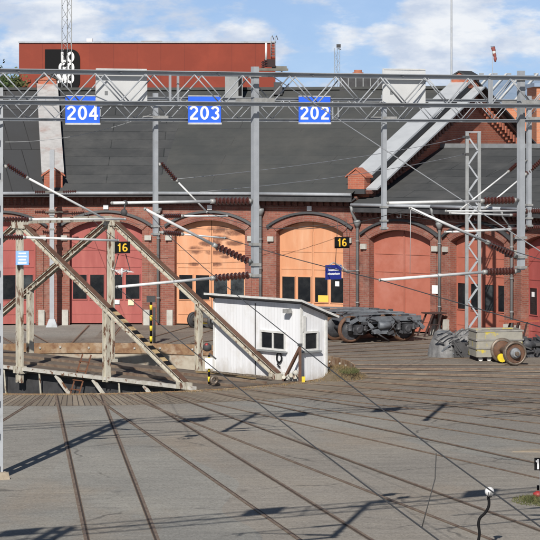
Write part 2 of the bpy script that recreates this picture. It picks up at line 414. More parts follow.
# ------------------------------------------------------------------ ground, pit
RIM = 10.6
def polar(a, r, z=0.0):                      # a in degrees, 0 towards the camera, + to the right
    return TC + V((r * math.sin(R(a)), -r * math.cos(R(a)), z))
g = MB()
rings = [RIM, 12, 14.5, 18, 24, 32, 45, 62, 85, 120, 200, 400, 900, 2000, 4000]
N = 96
for i in range(len(rings) - 1):
    for k in range(N):
        a, b = 360 * k / N, 360 * (k + 1) / N
        g.quad(polar(a, rings[i]), polar(b, rings[i]), polar(b, rings[i + 1]), polar(a, rings[i + 1]))
tag(g.build('ground', 'yard', loc=TC), kind='structure')
g = MB()
for k in range(N):
    a, b = 360 * k / N, 360 * (k + 1) / N
    g.face([TC + V((0, 0, -1.7)), polar(a, RIM + .05, -1.7), polar(b, RIM + .05, -1.7)])
tag(g.build('pit_floor', 'pit_floor', loc=TC), kind='structure')
g = MB()
for k in range(N):
    a, b = 360 * k / N, 360 * (k + 1) / N
    g.quad(polar(a, RIM, -1.7), polar(a, RIM, -.002), polar(b, RIM, -.002), polar(b, RIM, -1.7))
pw = tag(g.build('pit_wall', 'pit_stone', loc=TC), kind='structure')
g = MB(); g2 = MB()
for k in range(N * 2):
    a, b = 180 * k / N, 180 * (k + 1) / N
    g.hexa([polar(a, RIM - .05, -.40), polar(b, RIM - .05, -.40), polar(b, RIM - .003, -.40), polar(a, RIM - .003, -.40),
            polar(a, RIM - .05, .03), polar(b, RIM - .05, .03), polar(b, RIM - .003, .03), polar(a, RIM - .003, .03)])
for k in range(64):                       # tie-bolt plates
    a = 360 * k / 64 + random.uniform(-1.5, 1.5)
    g2.lathe(polar(a, RIM - .05, -.17 + random.uniform(-.03, .03)), polar(a, 1) - polar(a, 2), [(0, .05), (.05, .04)], 8)
rb = g.build('rim_band', 'rust_band', pw)
g2.build('bolt_heads', 'stone_pale', pw)
# radial timber planking in front of the rim
g = MB(); n = 120
for k in range(n):
    a, b = -62 + 134 * k / n, -62 + 134 * (k + 1) / n
    for r0, r1 in ((RIM + .02, 12.4), (12.4, 14.2)):
        ua, ub = R(a) * 12.4, R(b) * 12.4
        g.quad(polar(a, r0, .004), polar(b, r0, .004), polar(b, r1, .004), polar(a, r1, .004), [(ua, r0), (ub, r0), (ub, r1), (ua, r1)])
tag(g.build('timber_apron', 'rim_planks', loc=TC), kind='structure')

# ------------------------------------------------------------------ tracks
def track(ang, r0, r1, i, parent_z=.012):
    root = bpy.data.objects.new('railway_track', None); COL.objects.link(root); root.location = polar(ang, 30); WL[root.name] = V(root.location)
    root['kind'] = 'structure'
    d = (polar(ang, 1) - TC).normalized(); s = V((-d.y, d.x, 0))
    zt = .014 + .0021 * i
    for sg in (-1, 1):
        c = s * sg * .762
        st = math.sqrt(max(r0 * r0 - .762 ** 2, 1))
        p, q = TC + d * st + c, TC + d * r1 + c
        o = MB().beam(p + Z * (zt - .03), q + Z * (zt - .03), .058, .06).build('rail', 'rail_rust', root)
        w = c.normalized()
        MB().quad(*[x + Z * (.0065 + .0007 * i) for x in (p - w * .088, q - w * .088, q + w * .040, p + w * .040)]).build('rail_edging', 'rail_edge', o)
        MB().quad(*[x + Z * (.0069 + .0007 * i) for x in (p - w * .072, q - w * .072, q - w * .025, p - w * .025)]).build('flangeway', 'groove', o)
fan = [-14.5, -4.2, 5.9, 12.0, 17.3, 25.4, 33.0, 40.5, 48, 55.5, 63, 71, 79, 88]
for i, a in enumerate(fan):
    track(a, RIM + .02, 100 if a < 26 else 70 if a < 45 else 45, i)
BAYS = [-26, -13, 0, 13, 26, 38.5, 50.5, 62.5, 74.5]
for i, a in enumerate(BAYS):
    track(180 - a, RIM + .02, 20.6, i)

# ------------------------------------------------------------------ roundhouse
def pol(ph, r, z=0.0):                     # ph in degrees, 0 straight behind the pit
    return TC + V((r * math.sin(R(ph)), r * math.cos(R(ph)), z))
BND = [-45.5, -32.5, -19.5, -6.5, 6.5, 19.5, 32.5, 44.5, 56.5, 68.5, 80.5, 92.5]
RV = 21.0 / math.cos(R(6.5))
rh = thing('brick_roundhouse', 'long red brick engine shed curving round the turntable, arched doors and dark felt roof', 'engine shed', pol(0, 22))
DOORM = {-26: 'door_pink', -13: 'door_pink', 0: 'door_pink', 13: 'door_orange_scorched', 26: 'door_orange', 38.5: 'door_brickred', 50.5: 'door_brickred', 62.5: 'door_rose', 74.5: 'door_rose'}
DOORL = {13: 'orange door with scorched patches', 26: 'clean light orange door', 38.5: 'windowless brick red door'}
def bay(a, b):
    mid = (a + b) / 2; right_sec = a >= 32
    eave = 5.48 if right_sec else 5.92
    Pa, Pb = pol(a, RV), pol(b, RV)
    M = (Pa + Pb) / 2; ex = (Pb - Pa).normalized(); L = (Pb - Pa).length
    out = V((ex.y, -ex.x, 0))
    if out.dot(TC - M) < 0: out = -out
    w = lambda x, z, o=0.0: M + ex * x + Z * z + out * o
    hw, sp, rise = 1.64, 4.30, .46
    if right_sec: sp, rise = 4.05, .42
    arc = [(hw * math.cos(math.pi - math.pi * t / 16), sp + rise * math.sin(math.pi * t / 16) ** 1.0) for t in range(17)]
    # segmental arch rather than a half ellipse
    cr = (hw * hw + rise * rise) / (2 * rise)
    arc = [(x, sp - (cr - rise) + math.sqrt(cr * cr - x * x)) for x in [-hw + 2 * hw * t / 16 for t in range(17)]]
    wm = MB(); h = L / 2; uo = mid * .7
    def wq(pts, o=0.0): wm.face([w(x, z, o) for x, z in pts], [(x + uo, z) for x, z in pts])
    wq([(-h, -.1), (-hw, -.1), (-hw, sp), (-h, sp)]); wq([(hw, -.1), (h, -.1), (h, sp), (hw, sp)])
    wq([(-h, sp), (-hw, sp), (-hw, eave), (-h, eave)]); wq([(hw, sp), (h, sp), (h, eave), (hw, eave)])
    for t in range(16):
        (x0, z0), (x1, z1) = arc[t], arc[t + 1]
        wq([(x0, z0), (x1, z1), (x1, eave), (x0, eave)])
        wm.face([w(x0, z0), w(x0, z0, -.42), w(x1, z1, -.42), w(x1, z1)], [(x0, 0), (x0, .4), (x1, .4), (x1, 0)])
    for sx in (-hw, hw):
        wm.face([w(sx, -.1), w(sx, -.1, -.42), w(sx, sp, -.42), w(sx, sp)], [(0, 0), (.42, 0), (.42, sp), (0, sp)])
    wall = wm.build('wall', 'brick', rh)
    # stepped surround beside the door and brick arch ring
    am = MB()
    for t in range(16):
        (x0, z0), (x1, z1) = arc[t], arc[t + 1]
        f0, f1 = (hw + .3) / hw, (hw + .3) / hw
        am.hexa([w(x0, z0, 0), w(x1, z1, 0), w(x1 * f1, z1 + .3, 0), w(x0 * f0, z0 + .3, 0), w(x0, z0, .05), w(x1, z1, .05), w(x1 * f1, z1 + .3, .05), w(x0 * f0, z0 + .3, .05)])
    for sx in (-1, 1):
        am.box(w(sx * (hw + .15), sp / 2, .025), (.30, .05, sp - .01), ex)
    am.build('arch_ring', 'brick', wall)
    hm = MB(); hh_, hr_, hs_ = 2.06, .66, sp + .14; rc = (hh_ * hh_ + hr_ * hr_) / (2 * hr_)
    ha = [(x, hs_ - (rc - hr_) + math.sqrt(rc * rc - x * x)) for x in [-hh_ + 2 * hh_ * t / 18 for t in range(19)]]
    for t in range(18):
        (x0, z0), (x1, z1) = ha[t], ha[t + 1]
        hm.hexa([w(x0, z0, 0), w(x1, z1, 0), w(x1 * 1.03, z1 + .10, 0), w(x0 * 1.03, z0 + .10, 0), w(x0, z0, .15), w(x1, z1, .15), w(x1 * 1.03, z1 + .10, .13), w(x0 * 1.03, z0 + .10, .13)])
    hm.build('arch_hood', 'roof_cap_dark', wall)
    # cornice of corbelled bricks
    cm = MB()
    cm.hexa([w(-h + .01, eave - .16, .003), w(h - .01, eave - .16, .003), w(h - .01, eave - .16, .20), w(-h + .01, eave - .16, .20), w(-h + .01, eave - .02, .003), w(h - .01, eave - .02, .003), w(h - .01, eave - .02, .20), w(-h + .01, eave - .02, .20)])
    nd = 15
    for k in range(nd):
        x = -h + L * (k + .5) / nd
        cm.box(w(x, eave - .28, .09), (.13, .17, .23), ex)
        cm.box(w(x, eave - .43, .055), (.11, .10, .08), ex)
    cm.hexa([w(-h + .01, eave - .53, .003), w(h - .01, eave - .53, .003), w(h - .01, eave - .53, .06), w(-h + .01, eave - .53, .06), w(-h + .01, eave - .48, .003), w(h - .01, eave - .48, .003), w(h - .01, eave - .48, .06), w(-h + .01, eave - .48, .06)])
    cm.build('cornice', 'brick_shaded', rh)
    # hinge stones, number plate
    MB().box(w(0, hs_ + hr_ + .24, .06), (.22, .06, .20), ex).build('number_plate', 'white', wall)
    for sx in (-1, 1):
        MB().box(w(sx * (hw + .26), sp - .35, .08), (.30, .14, .22), ex).build('hinge_stone', 'stone_pale', wall)
        MB().box(w(sx * (hw + .2), .35, .08), (.28, .18, .7), ex).build('kerb_stone', 'stone_pale', wall)
    # door: two leaves, arch headed
    dm = MB(); do = -.33
    for sg in (-1, 1):
        xs = [x for x, z in arc if x * sg >= -1e-6]
        pts = [(x, z) for x, z in arc if x * sg >= -1e-6]
        pts = [(x if abs(x) > .01 else sg * .012, z - .015) for x, z in pts]
        for (x0, z0), (x1, z1) in zip(pts, pts[1:]):
            q = [(x0, .06), (x1, .06), (x1, z1), (x0, z0)]
            dm.face([w(x, z, do) for x, z in q], [(x, z) for x, z in q])
    door = dm.build('door', DOORM[mid], rh)
    if mid in DOORL: door['label'] = DOORL[mid]
    bt = MB()
    for sg in (-1, 1):
        for z in (.5, 2.62, 3.4):
            bt.box(w(sg * .81, z, do + .012), (1.5, .02, .05), ex)
        bt.box(w(sg * .035, 2.2, do + .014), (.05, .022, 4.2), ex)
    bt.build('door_battens', DOORM[mid] if DOORM[mid] != 'door_orange_scorched' else 'door_orange', door)
    MB().quad(w(-hw, .0, do - .1), w(hw, .0, do - .1), w(hw, sp + rise, do - .1), w(-hw, sp + rise, do - .1)).build('door_backing', 'black', door)
    if mid != 38.5:
        for x in ((-1.2, -.42, .42, 1.2) if not right_sec else (-1.25, -.45, .4, 1.2)):
            z0, z1, ww = 1.16, 2.26, (.62 if not right_sec else .55)
            MB().box(w(x, (z0 + z1) / 2, do + .01), (ww, .012, z1 - z0), ex).build('window', 'glass' if random.random() < .7 else 'glass_pale', door)
            fr = MB()
            for dx in (-ww / 2 - .02, ww / 2 + .02): fr.box(w(x + dx, (z0 + z1) / 2, do + .02), (.04, .04, z1 - z0 + .08), ex)
            for zz in (z0 - .02, z1 + .02): fr.box(w(x, zz, do + .021), (ww, .042, .04), ex)
            fr.build('window_frame', 'door_orange' if mid in (13, 26) else DOORM[mid], door)
    if mid == 26:
        MB().box(w(.42 + .1, 1.32, do + .045), (.5, .01, .3), ex).build('notice', 'paper_yellow', door)
        MB().box(w(1.2, 2.0, do + .045), (.2, .01, .22), ex).build('notice', 'white', door)
        MB().box(w(-.1, 1.02, do + .03), (.26, .01, .12), ex).build('notice', 'white', door)
    if mid == 0:
        MB().box(w(.42, 1.02, do + .045), (.36, .01, .2), ex).build('notice', 'white', door)
        MB().box(w(1.12, 1.0, do + .045), (.26, .01, .26), ex).build('notice', 'paper_cream', door)
    if mid == 62.5:
        MB().box(w(-1.25, 2.0, do + .045), (.2, .01, .2), ex).build('notice', 'white', door)
    # gutter and downpipe
    gm = MB(); ra = RV - .70; ea, eb = pol(a, ra, eave + .06), pol(b, ra, eave + .06)
    gm.path([ea, eb], .075, 8)
    gm.build('gutter', 'galv', rh)
    if a in (6.5, 19.5, 32.5, 44.5, 56.5):
        dp = MB(); pp = pol(a, RV - .16)
        dp.path([pol(a, RV - .7, eave), pol(a, RV - .6, eave - .3), pp + Z * (eave - .75), pp + Z * .12], .065, 8)
        dp.lathe(pp + Z * (eave - .95), Z, [(0, .07), (.22, .17), (.34, .17)], 10)
        for zz in (1.2, 2.6, 3.9): dp.lathe(pp + Z * zz, Z, [(0, .085), (.06, .085)], 10)
        dp.build('downpipe', 'galv_dull', rh)
    # white notice on the pier right of the windowless door
    if mid == 38.5:
        MB().box(w(hw + .32, 1.95, .07), (.42, .02, .36), ex).build('wall_notice', 'white', wall)
    # roof slope for this bay
    if right_sec: r1, z1, m = 28.0, 8.05, 'felt'
    else: r1, z1, m = 31.0, 10.8, ('felt_plain' if a >= 6 else 'felt' if a >= -7 else 'felt_seamed')
    k = 1 / math.cos(R((b - a) / 2))
    r0 = RV - .66
    rm = MB()
    A0, B0, A1, B1 = pol(a, r0, eave + .1), pol(b, r0, eave + .1), pol(a, r1, z1), pol(b, r1, z1)
    l0, l1 = (B0 - A0).length / 2, (B1 - A1).length / 2; sl = (A1 - A0).length
    nseg = 6
    for j in range(nseg):
        t0, t1 = j / nseg, (j + 1) / nseg
        la, lb = l0 + (l1 - l0) * t0, l0 + (l1 - l0) * t1
        rm.quad(A0.lerp(A1, t0), B0.lerp(B1, t0), B0.lerp(B1, t1), A0.lerp(A1, t1), [(-la, sl * t0), (la, sl * t0), (lb, sl * t1), (-lb, sl * t1)])
    A2, B2 = pol(a, r1 + (10 if not right_sec else 9), 5.8 if not right_sec else 6.6), pol(b, r1 + (10 if not right_sec else 9), 5.8 if not right_sec else 6.6)
    rm.quad(A1, B1, B2, A2, [(-l1, 0), (l1, 0), (l1, 10), (-l1, 10)])
    roof = rm.build('roof', m, rh)
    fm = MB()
    fd = .20 if a < 6 else .36  # dark fascia, deepened on some bays, holds the under-eave shade in shape and colour
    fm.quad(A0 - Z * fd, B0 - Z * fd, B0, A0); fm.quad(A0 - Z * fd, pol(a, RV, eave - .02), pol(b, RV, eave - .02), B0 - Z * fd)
    fm.build('shade_fascia', 'shadow_steel', roof)
    MB().beam(A1 + Z * .06, B1 + Z * .06, .35, .14 if not right_sec else .2).build('ridge_cap', 'felt_plain' if not right_sec else 'flash_grey', roof)
    # back wall
    MB().quad(A2 - Z * .1, B2 - Z * .1, V((B2.x, B2.y, 0)), V((A2.x, A2.y, 0)), [(0, 6), (9, 6), (9, 0), (0, 0)]).build('rear_wall', 'brick', rh)
for a, b in zip(BND, BND[1:]):
    if (a + b) / 2 in BAYS: bay(a, b)

def fire_wall(ang, verge, capm):
    d = (pol(ang, 1) - TC).normalized(); s = V((d.y, -d.x, 0))      # s points to the right hand side
    zr = lambda r: 6.02 + (r - 20.45) / 10.55 * 4.8 if r <= 31 else 10.8 - (r - 31) / 10 * 5.0
    th = .40
    prof = [(21.3, 4.9), (21.3, zr(21.3) + .36), (31, 11.2), (41, zr(41) + .36), (41, 0), (21.35, 0), (21.35, 4.9)]
    m = MB()
    pt = lambda r, z, o: TC + d * r + Z * z + s * o
    for sg in (-1, 1):
        pts = [pt(r, z, sg * th) for r, z in prof]
        m.face(pts if sg > 0 else pts[::-1], [(r, z) for r, z in (prof if sg > 0 else prof[::-1])])
    for i in range(len(prof)):
        (r0, z0), (r1, z1) = prof[i], prof[(i + 1) % len(prof)]
        l = math.hypot(r1 - r0, z1 - z0)
        m.quad(pt(r0, z0, th), pt(r0, z0, -th), pt(r1, z1, -th), pt(r1, z1, th), [(0, 0), (.8, 0), (.8, l), (0, l)])
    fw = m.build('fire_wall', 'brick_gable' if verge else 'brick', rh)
    MB().beam(pt(21.42, zr(21.42) + .42, 0), pt(30.95, 11.26, 0), 1.02, .09).build('coping', capm, fw)
    MB().beam(pt(31.05, 11.26, 0), pt(41.2, zr(41.2) + .42, 0), 1.02, .09).build('coping', 'roof_cap_dark', fw)
    # front pier with little pitched cap
    pm = MB(); c = pt(21.12, 0, 0)
    pm.box(c + Z * 6.5, (.5, .84, .55), d)
    pm.face([pt(20.87, 6.78, -.42), pt(20.87, 6.78, .42), pt(20.87, 7.06, 0)]); pm.face([pt(21.37, 6.78, .42), pt(21.37, 6.78, -.42), pt(21.37, 7.06, 0)])
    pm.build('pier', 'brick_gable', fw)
    MB().box(pt(21.1, 6.12, 0), (.62, .96, .22), d).build('pier_base', 'roof_cap_dark', fw)
    cp = MB()
    for sg in (-1, 1):
        a4 = [pt(20.82, 6.72, sg * .54), pt(21.42, 6.72, sg * .54), pt(21.42, 7.10, 0), pt(20.82, 7.10, 0)]
        cp.hexa(a4 + [x + Z * .07 for x in a4])
    cp.build('pier_cap', 'brick_gable', fw)
    MB().box(pt(31, 11.05, 0), (1.1, .9, .5), d).build('apex_pier', 'brick_gable', fw)
    ac = MB()
    for sg in (-1, 1):
        a4 = [pt(30.35, 11.27, sg * .56), pt(31.65, 11.27, sg * .56), pt(31.65, 11.56, 0), pt(30.35, 11.56, 0)]
        ac.hexa(a4 + [x + Z * .07 for x in a4])
    ac.build('apex_cap', 'roof_cap_dark', fw)
    MB().face([pt(30.42, 11.28, -.46), pt(30.42, 11.28, .46), pt(30.42, 11.56, 0)], [(0, 0), (.9, 0), (.45, .3)]).build('apex_gablet', 'brick_gable', fw)
    if verge:
        lo = .42
        MB().beam(pt(21.45, zr(21.45) + .16, .415), pt(30.9, 11.0, .415), .024, .42).build('side_flashing', 'roof_cap_dark', fw)
        MB().beam(pt(20.9, zr(20.9) + .42 - lo, .78), pt(30.95, 11.26 - lo, .78), .56, .08).build('verge', capm, fw)
        MB().beam(pt(31.05, 11.26 - lo, .78), pt(41, zr(41) + .42 - lo, .78), .56, .08).build('verge', 'roof_cap_dark', fw)
        vb = MB(); vb2 = MB()
        vb.beam(pt(20.9, zr(20.9) + .40 - lo - .12, .60), pt(30.97, 11.24 - lo - .12, .60), .36, .16); vb.beam(pt(31.03, 11.24 - lo - .12, .60), pt(41, zr(41) + .40 - lo - .12, .60), .36, .16)
        nc = 34
        for k in range(nc):
            for side in (0, 1):
                r = 21.3 + 9.6 * (k + .5) / nc if side == 0 else 31.3 + 9.6 * (k + .5) / nc
                zz = zr(r) + .40 - lo
                vv = vb if side == 0 else vb2
                vv.box(pt(r, zz - .42, .53), (.15, .24, .34), d); vv.box(pt(r, zz - .66, .47), (.13, .13, .2), d)
        vb.build('corbel_course', 'brick_shaded', fw); vb2.build('corbel_course', 'brick_gable', fw)  # front slope corbels use the brick darkened for verge shade
    return fw
fire_wall(-6.5, False, 'cap_rusty')
fire_wall(32.5, True, 'cap_white')
fire_wall(-45.4, False, 'cap_white')
# roof lantern, vent house and chimney on the ridge
lant = MB(); p0, p1 = pol(19.2, 31.5), pol(26.5, 31.5); lx = (p1 - p0).normalized()
lc = (p0 + p1) / 2
lant.box(lc + Z * 10.95, ((p1 - p0).length * .62, 1.4, .85), lx)
ln = lant.build('roof_lantern', 'shadow_steel', rh)
lp = MB()
for k in range(7):
    lp.box(lc + lx * (-1.15 + .38 * k) * 1.0 + V((lx.y, -lx.x, 0)) * .72 + Z * 11.15, (.05, .05, .5), lx)
    lp.box(lc + lx * (-1.15 + .38 * k) + Z * 11.44, (.12, .9, .08), lx)
lp.build('lantern_posts', 'galv_dull', ln)
vh = MB(); vc = atd(234, 90, 126); vh.box(V((vc.x, vc.y, 10.9)), (.85, 1.0, 1.5)); vo = vh.build('vent_house', 'galv_dull', rh)
MB().box(V((vc.x + .30, vc.y - .51, 11.0)), (.16, .03, 1.0)).build('vent_slot', 'black', vo)
vh = MB(); vc = atd(278, 84, 126); vh.box(V((vc.x, vc.y, 10.85)), (.42, .6, .6)).build('vent_house', 'shadow_steel', rh)
ch = MB(); cc = atd(358, 90, 128); ch.box(V((cc.x, cc.y, 10.85)), (.42, .42, 1.5)); co = ch.build('chimney', 'chimney_brick', rh)
MB().box(V((cc.x, cc.y, 11.0)), (.46, .46, .16)).build('chimney_band', 'white', co)
MB().lathe(V((cc.x, cc.y, 11.6)), Z, [(0, .28), (.08, .28), (.08, .2), (.2, .2)], 10).build('chimney_cap', 'chimney_brick', co)

# ------------------------------------------------------------------ turntable bridge
BC = V((-7.5, 97.0, 0)); U = V((.66, -.751, 0)).normalized(); PP = V((-U.y, U.x, 0))     # axis and far side
if PP.y < 0: PP = -PP
bp = lambda u, p, z=0.0: BC + U * u + PP * p + Z * z
tt = thing('turntable_bridge', 'cream painted rusty turntable bridge with tall triangular trusses over the pit', 'turntable', bp(0, 0, -1.7))
dk = MB()
def deckquad(u0, u1, p0, p1, z):
    dk.hexa([bp(u0, p0, z - .14), bp(u1, p0, z - .14), bp(u1, p1, z - .14), bp(u0, p1, z - .14), bp(u0, p0, z), bp(u1, p0, z), bp(u1, p1, z), bp(u0, p1, z)])
deckquad(-10.3, 10.3, -2.12, 2.3, .0)
deckquad(5.0, 10.35, 2.3, 4.1, -.06)
deck = dk.build('deck', 'deck_planks', tt)
for p in (-.762, .762): MB().beam(bp(-10.3, p, .045), bp(10.3, p, .045), .075, .09).build('rail', 'rail_rust', tt)
for sg in (-1, 1):
    gm = MB()
    p = sg * 2.22 if sg < 0 else 2.25
    if sg < 0:
        gm.beam(bp(-10.3, p, .02), bp(10.0, p, .02), .20, .12)
        gm.build('edge_girder', 'cream_white', tt)
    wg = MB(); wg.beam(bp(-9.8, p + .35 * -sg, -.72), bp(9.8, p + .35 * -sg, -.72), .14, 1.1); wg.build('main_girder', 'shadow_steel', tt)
for u in (-7.2, -4.0, 2.2, 4.4, 7.3):
    MB().beam(bp(u, -2.24, -.08), bp(u + 1.1, -2.05, -1.15), .10, .10).build('bracket', 'cream_white', tt)
for u in (-5.5, -1.0, 1.2, 5.9):
    MB().beam(bp(u, -2.24, -.08), bp(u - .2, -2.0, -1.2), .06, .06).build('stay', 'cream', tt)
def member(mb, p, q, w=.30, up=None):         # built-up I section
    p, q = V(p), V(q); n = PP
    ax = (q - p).normalized(); side = n.cross(ax).normalized()
    for s in (-1, 1): mb.beam(p + side * s * w / 2, q + side * s * w / 2, .20, .035, side)
    mb.beam(p, q, .03, w - .03, side)
HT = 5.42
for p in (-2.25, 2.25):
    uo = -.34 if p > 0 else 0.0
    for sg in (-1, 1):
        x0, x1 = uo + sg * .12, uo + sg * 9.55
        y0, y1 = HT - .12, .12
        d = MB(); member(d, bp(x0, p, y0), bp(x1, p, y1), .185)
        do = d.build('diagonal', 'cream', tt)
        # rust coloured top flange that faces the sky
        n = (bp(x1, p, y1) - bp(x0, p, y0)).normalized(); sd = PP.cross(n).normalized()
        if sd.z < 0: sd = -sd
        t = MB(); t.beam(bp(x0, p, y0) + sd * .120, bp(x1, p, y1) + sd * .120, .22, .016, sd); t.beam(bp(x0, p, y0) + sd * .050 - PP * .02, bp(x1, p, y1) + sd * .050 - PP * .02, .05, .085, sd); t.build('top_flange', 'rust_brown', do)
        if (sg > 0) != (p > 0):
            bnd = MB(); tan = MB()
            lo_, hi_ = (.56, .93) if sg > 0 else (.08, .40)
            nb = 8
            tan.beam(bp(x0, p, y0).lerp(bp(x1, p, y1), lo_) + sd * .135, bp(x0, p, y0).lerp(bp(x1, p, y1), hi_) + sd * .135, .225, .014, sd); tan.build('tan_paint', 'tan_paint', do)
            # rivet heads would be lost at this size; joint plates are not
            for fj in (.25, .5, .75): MB().beam(bp(x0, p, y0).lerp(bp(x1, p, y1), fj - .02) - PP * .03, bp(x0, p, y0).lerp(bp(x1, p, y1), fj + .02) - PP * .03, .03, .17, sd).build('joint_plate', 'cream', do)
            for k in range(nb):
                f0 = lo_ + (hi_ - lo_) * k / nb; f1 = f0 + (hi_ - lo_) / nb * .5
                a_, b_ = bp(x0, p, y0).lerp(bp(x1, p, y1), f0), bp(x0, p, y0).lerp(bp(x1, p, y1), f1)
                bnd.beam(a_ + sd * .139, b_ + sd * .139, .23, .016, sd)
            bnd.build('warning_bands', 'black', do)
        h = MB(); um = uo + sg * 5.2
        member(h, bp(um, p, -.1), bp(um, p, HT * (1 - 5.2 / 9.55) + .08), .2); h.build('hanger', 'cream', tt)
    k = MB()
    for dx in (-.108, .108): k.beam(bp(uo + dx, p - .01, -.5), bp(uo + dx, p - .01, HT), .085, .16, U)
    k.beam(bp(uo, p, -.45), bp(uo, p, HT), .24, .05, U)
    kp = k.build('king_post', 'cream', tt)
    MB().box(bp(uo, p, HT - .10), (.72, .26, .30), U).build('gusset', 'cream', kp)
    MB().box(bp(uo, p, -.02), (.5, .26, .26), U).build('gusset', 'cream', kp)
    for sg in (-1, 1): MB().box(bp(uo + sg * 9.5, p, .08), (.55, .28, .22), U).build('foot_plate', 'cream', tt)
MB().beam(bp(0, -2.2, HT + .02), bp(-.34, 2.2, HT + .02), .2, .2).build('cross_beam', 'cream', tt)
# little steps and handrail at the near side
st = MB()
for dx in (0, .5):
    st.beam(bp(3.1 + dx, -2.3, -.75), bp(3.35 + dx, -1.9, .75), .05, .05)
for k in range(4): st.beam(bp(3.1 + .06 * k, -2.28 + .09 * k, -.5 + .33 * k), bp(3.65 + .06 * k, -2.28 + .09 * k, -.5 + .33 * k), .04, .04)
st.build('ladder', 'rust', tt)
# wheels at the bridge ends
for u in (-9.7, 9.7):
    for p in (-1.3, 1.3):
        MB().lathe(bp(u, p, -1.28), U, [(-.1, .42), (.0, .42), (.0, .36), (.1, .36)], 18).build('wheel', 'wheel_steel', tt)

# ------------------------------------------------------------------ control cabin
cb = thing('control_cabin', 'white boarded operator cabin with low pent roof and small dark windows', 'cabin', bp(8, 3.0, -.06))
u0, u1, p0, p1 = 5.55, 10.25, 2.44, 3.60
zl = -.06
zf, zb = 2.68, 2.26
cm = MB()
def cq(a, b, c, d, uv): cm.face([a, b, c, d], uv)
cq(bp(u0, p0, zl), bp(u1, p0, zl), bp(u1, p0, zf), bp(u0, p0, zf), [(0, 0), (4.7, 0), (4.7, 2.7), (0, 2.7)])
cq(bp(u1, p0, zl), bp(u1, p1, zl), bp(u1, p1, zb), bp(u1, p0, zf), [(5, 0), (6.4, 0), (6.4, 2.3), (5, 2.7)])
cq(bp(u1, p1, zl), bp(u0, p1, zl), bp(u0, p1, zb), bp(u1, p1, zb), [(0, 0), (4.7, 0), (4.7, 2.3), (0, 2.3)])
cq(bp(u0, p1, zl), bp(u0, p0, zl), bp(u0, p0, zf), bp(u0, p1, zb), [(0, 0), (1.4, 0), (1.4, 2.7), (0, 2.3)])
cw = cm.build('walls', 'board_white', cb)
def dirty_foot(mt):
    nt = mt.node_tree; b = nt.nodes['Principled BSDF']; src = b.inputs['Base Color'].links[0].from_socket
    tc = nn(nt, 'ShaderNodeTexCoord'); sx = nn(nt, 'ShaderNodeSeparateXYZ'); nt.links.new(tc.outputs['UV'], sx.inputs[0])
    n = nn(nt, 'ShaderNodeTexNoise', Scale=5.0, Detail=6.0, Roughness=.7); mp = nn(nt, 'ShaderNodeMapping'); mp.inputs['Scale'].default_value = (1, 1, .25)
    nt.links.new(tc.outputs['Object'], mp.inputs['Vector']); nt.links.new(mp.outputs['Vector'], n.inputs['Vector'])
    a = nn(nt, 'ShaderNodeMath', operation='MULTIPLY_ADD'); nt.links.new(n.outputs['Fac'], a.inputs[0]); a.inputs[1].default_value = -1.5; nt.links.new(sx.outputs[1], a.inputs[2])
    r = nn(nt, 'ShaderNodeMapRange'); r.inputs['From Min'].default_value = -.25; r.inputs['From Max'].default_value = -.85; r.inputs['To Max'].default_value = .6; nt.links.new(a.outputs[0], r.inputs['Value'])
    x = nn(nt, 'ShaderNodeMix', data_type='RGBA'); nt.links.new(r.outputs['Result'], x.inputs['Factor']); nt.links.new(src, x.inputs['A']); x.inputs['B'].default_value = (.34, .30, .24, 1)
    nt.links.new(x.outputs['Result'], b.inputs['Base Color'])
dirty_foot(MATS['board_white'])
ov = .24
def roofpt(u, p): return bp(u, p, zf + (zb - zf) * (p - p0) / (p1 - p0))
rf = MB(); q = [roofpt(u0 - ov, p0 - .3), roofpt(u1 + .3, p0 - .3), roofpt(u1 + .3, p1 + .34), roofpt(u0 - ov, p1 + .34)]
rf.hexa([x + Z * .01 for x in q] + [x + Z * .075 for x in q]); ro = rf.build('roof', 'shadow_steel', cb)
fb = MB(); e = .015
fb.beam(q[0] + Z * .05 - PP * e, q[1] + Z * .05 - PP * e, .025, .075); fb.beam(q[1] + Z * .05 + U * e, q[2] + Z * .05 + U * e, .025, .075)
fb.build('fascia_board', 'offwhite', ro)
for (u, p) in ((u1 + .012, p0 - .012), (u1 + .012, p1), (u0, p0 - .012)): MB().beam(bp(u, p, zl), bp(u, p, zf - .03 if p < 3 else zb - .03), .10, .05, U).build('corner_board', 'offwhite', cw)
def window_on(origin, ex, outn, x, z, w, h, panes, parent):
    c = V(origin) + V(ex) * x + Z * z
    win = MB().box(c + V(outn) * .006, (w, .012, h), ex).build('window', 'glass', parent)
    fr = MB(); t = .07
    for sx in (-1, 1): fr.box(c + V(ex) * sx * (w / 2 + t / 2) + V(outn) * .03, (t, .06, h + 2 * t), ex)
    for sz in (-1, 1): fr.box(c + Z * sz * (h / 2 + t / 2) + V(outn) * .031, (w, .062, t), ex)
    for k in range(1, panes): fr.box(c + V(ex) * (-w / 2 + w * k / panes) + V(outn) * .025, (.06, .05, h), ex)
    fr.build('window_frame', 'offwhite', win)
    MB().box(c - Z * (h / 2 + t + .03) + V(outn) * .07, (w + .3, .14, .05), ex).build('sill', 'galv_dull', win)
window_on(bp(u0, p0, 0), U, -PP, 3.22, 1.33, 1.22, .55, 2, cw)
window_on(bp(u1, p0, 0), PP, U, .42, 1.38, .56, .55, 1, cw)
MB().box(bp(u0 + 2.25, p0 - .012, 1.3), (.03, .02, 2.6), U).build('cable_conduit', 'shadow_steel', cw)
fl = MB(); fl.box(bp(u1 - .55, p0 - .18, 2.42), (.26, .2, .14), U); fl.beam(bp(u1 - .55, p0, 2.5), bp(u1 - .55, p0 - .15, 2.46), .04, .04)
fl.build('floodlight', 'clampgrey', cw)
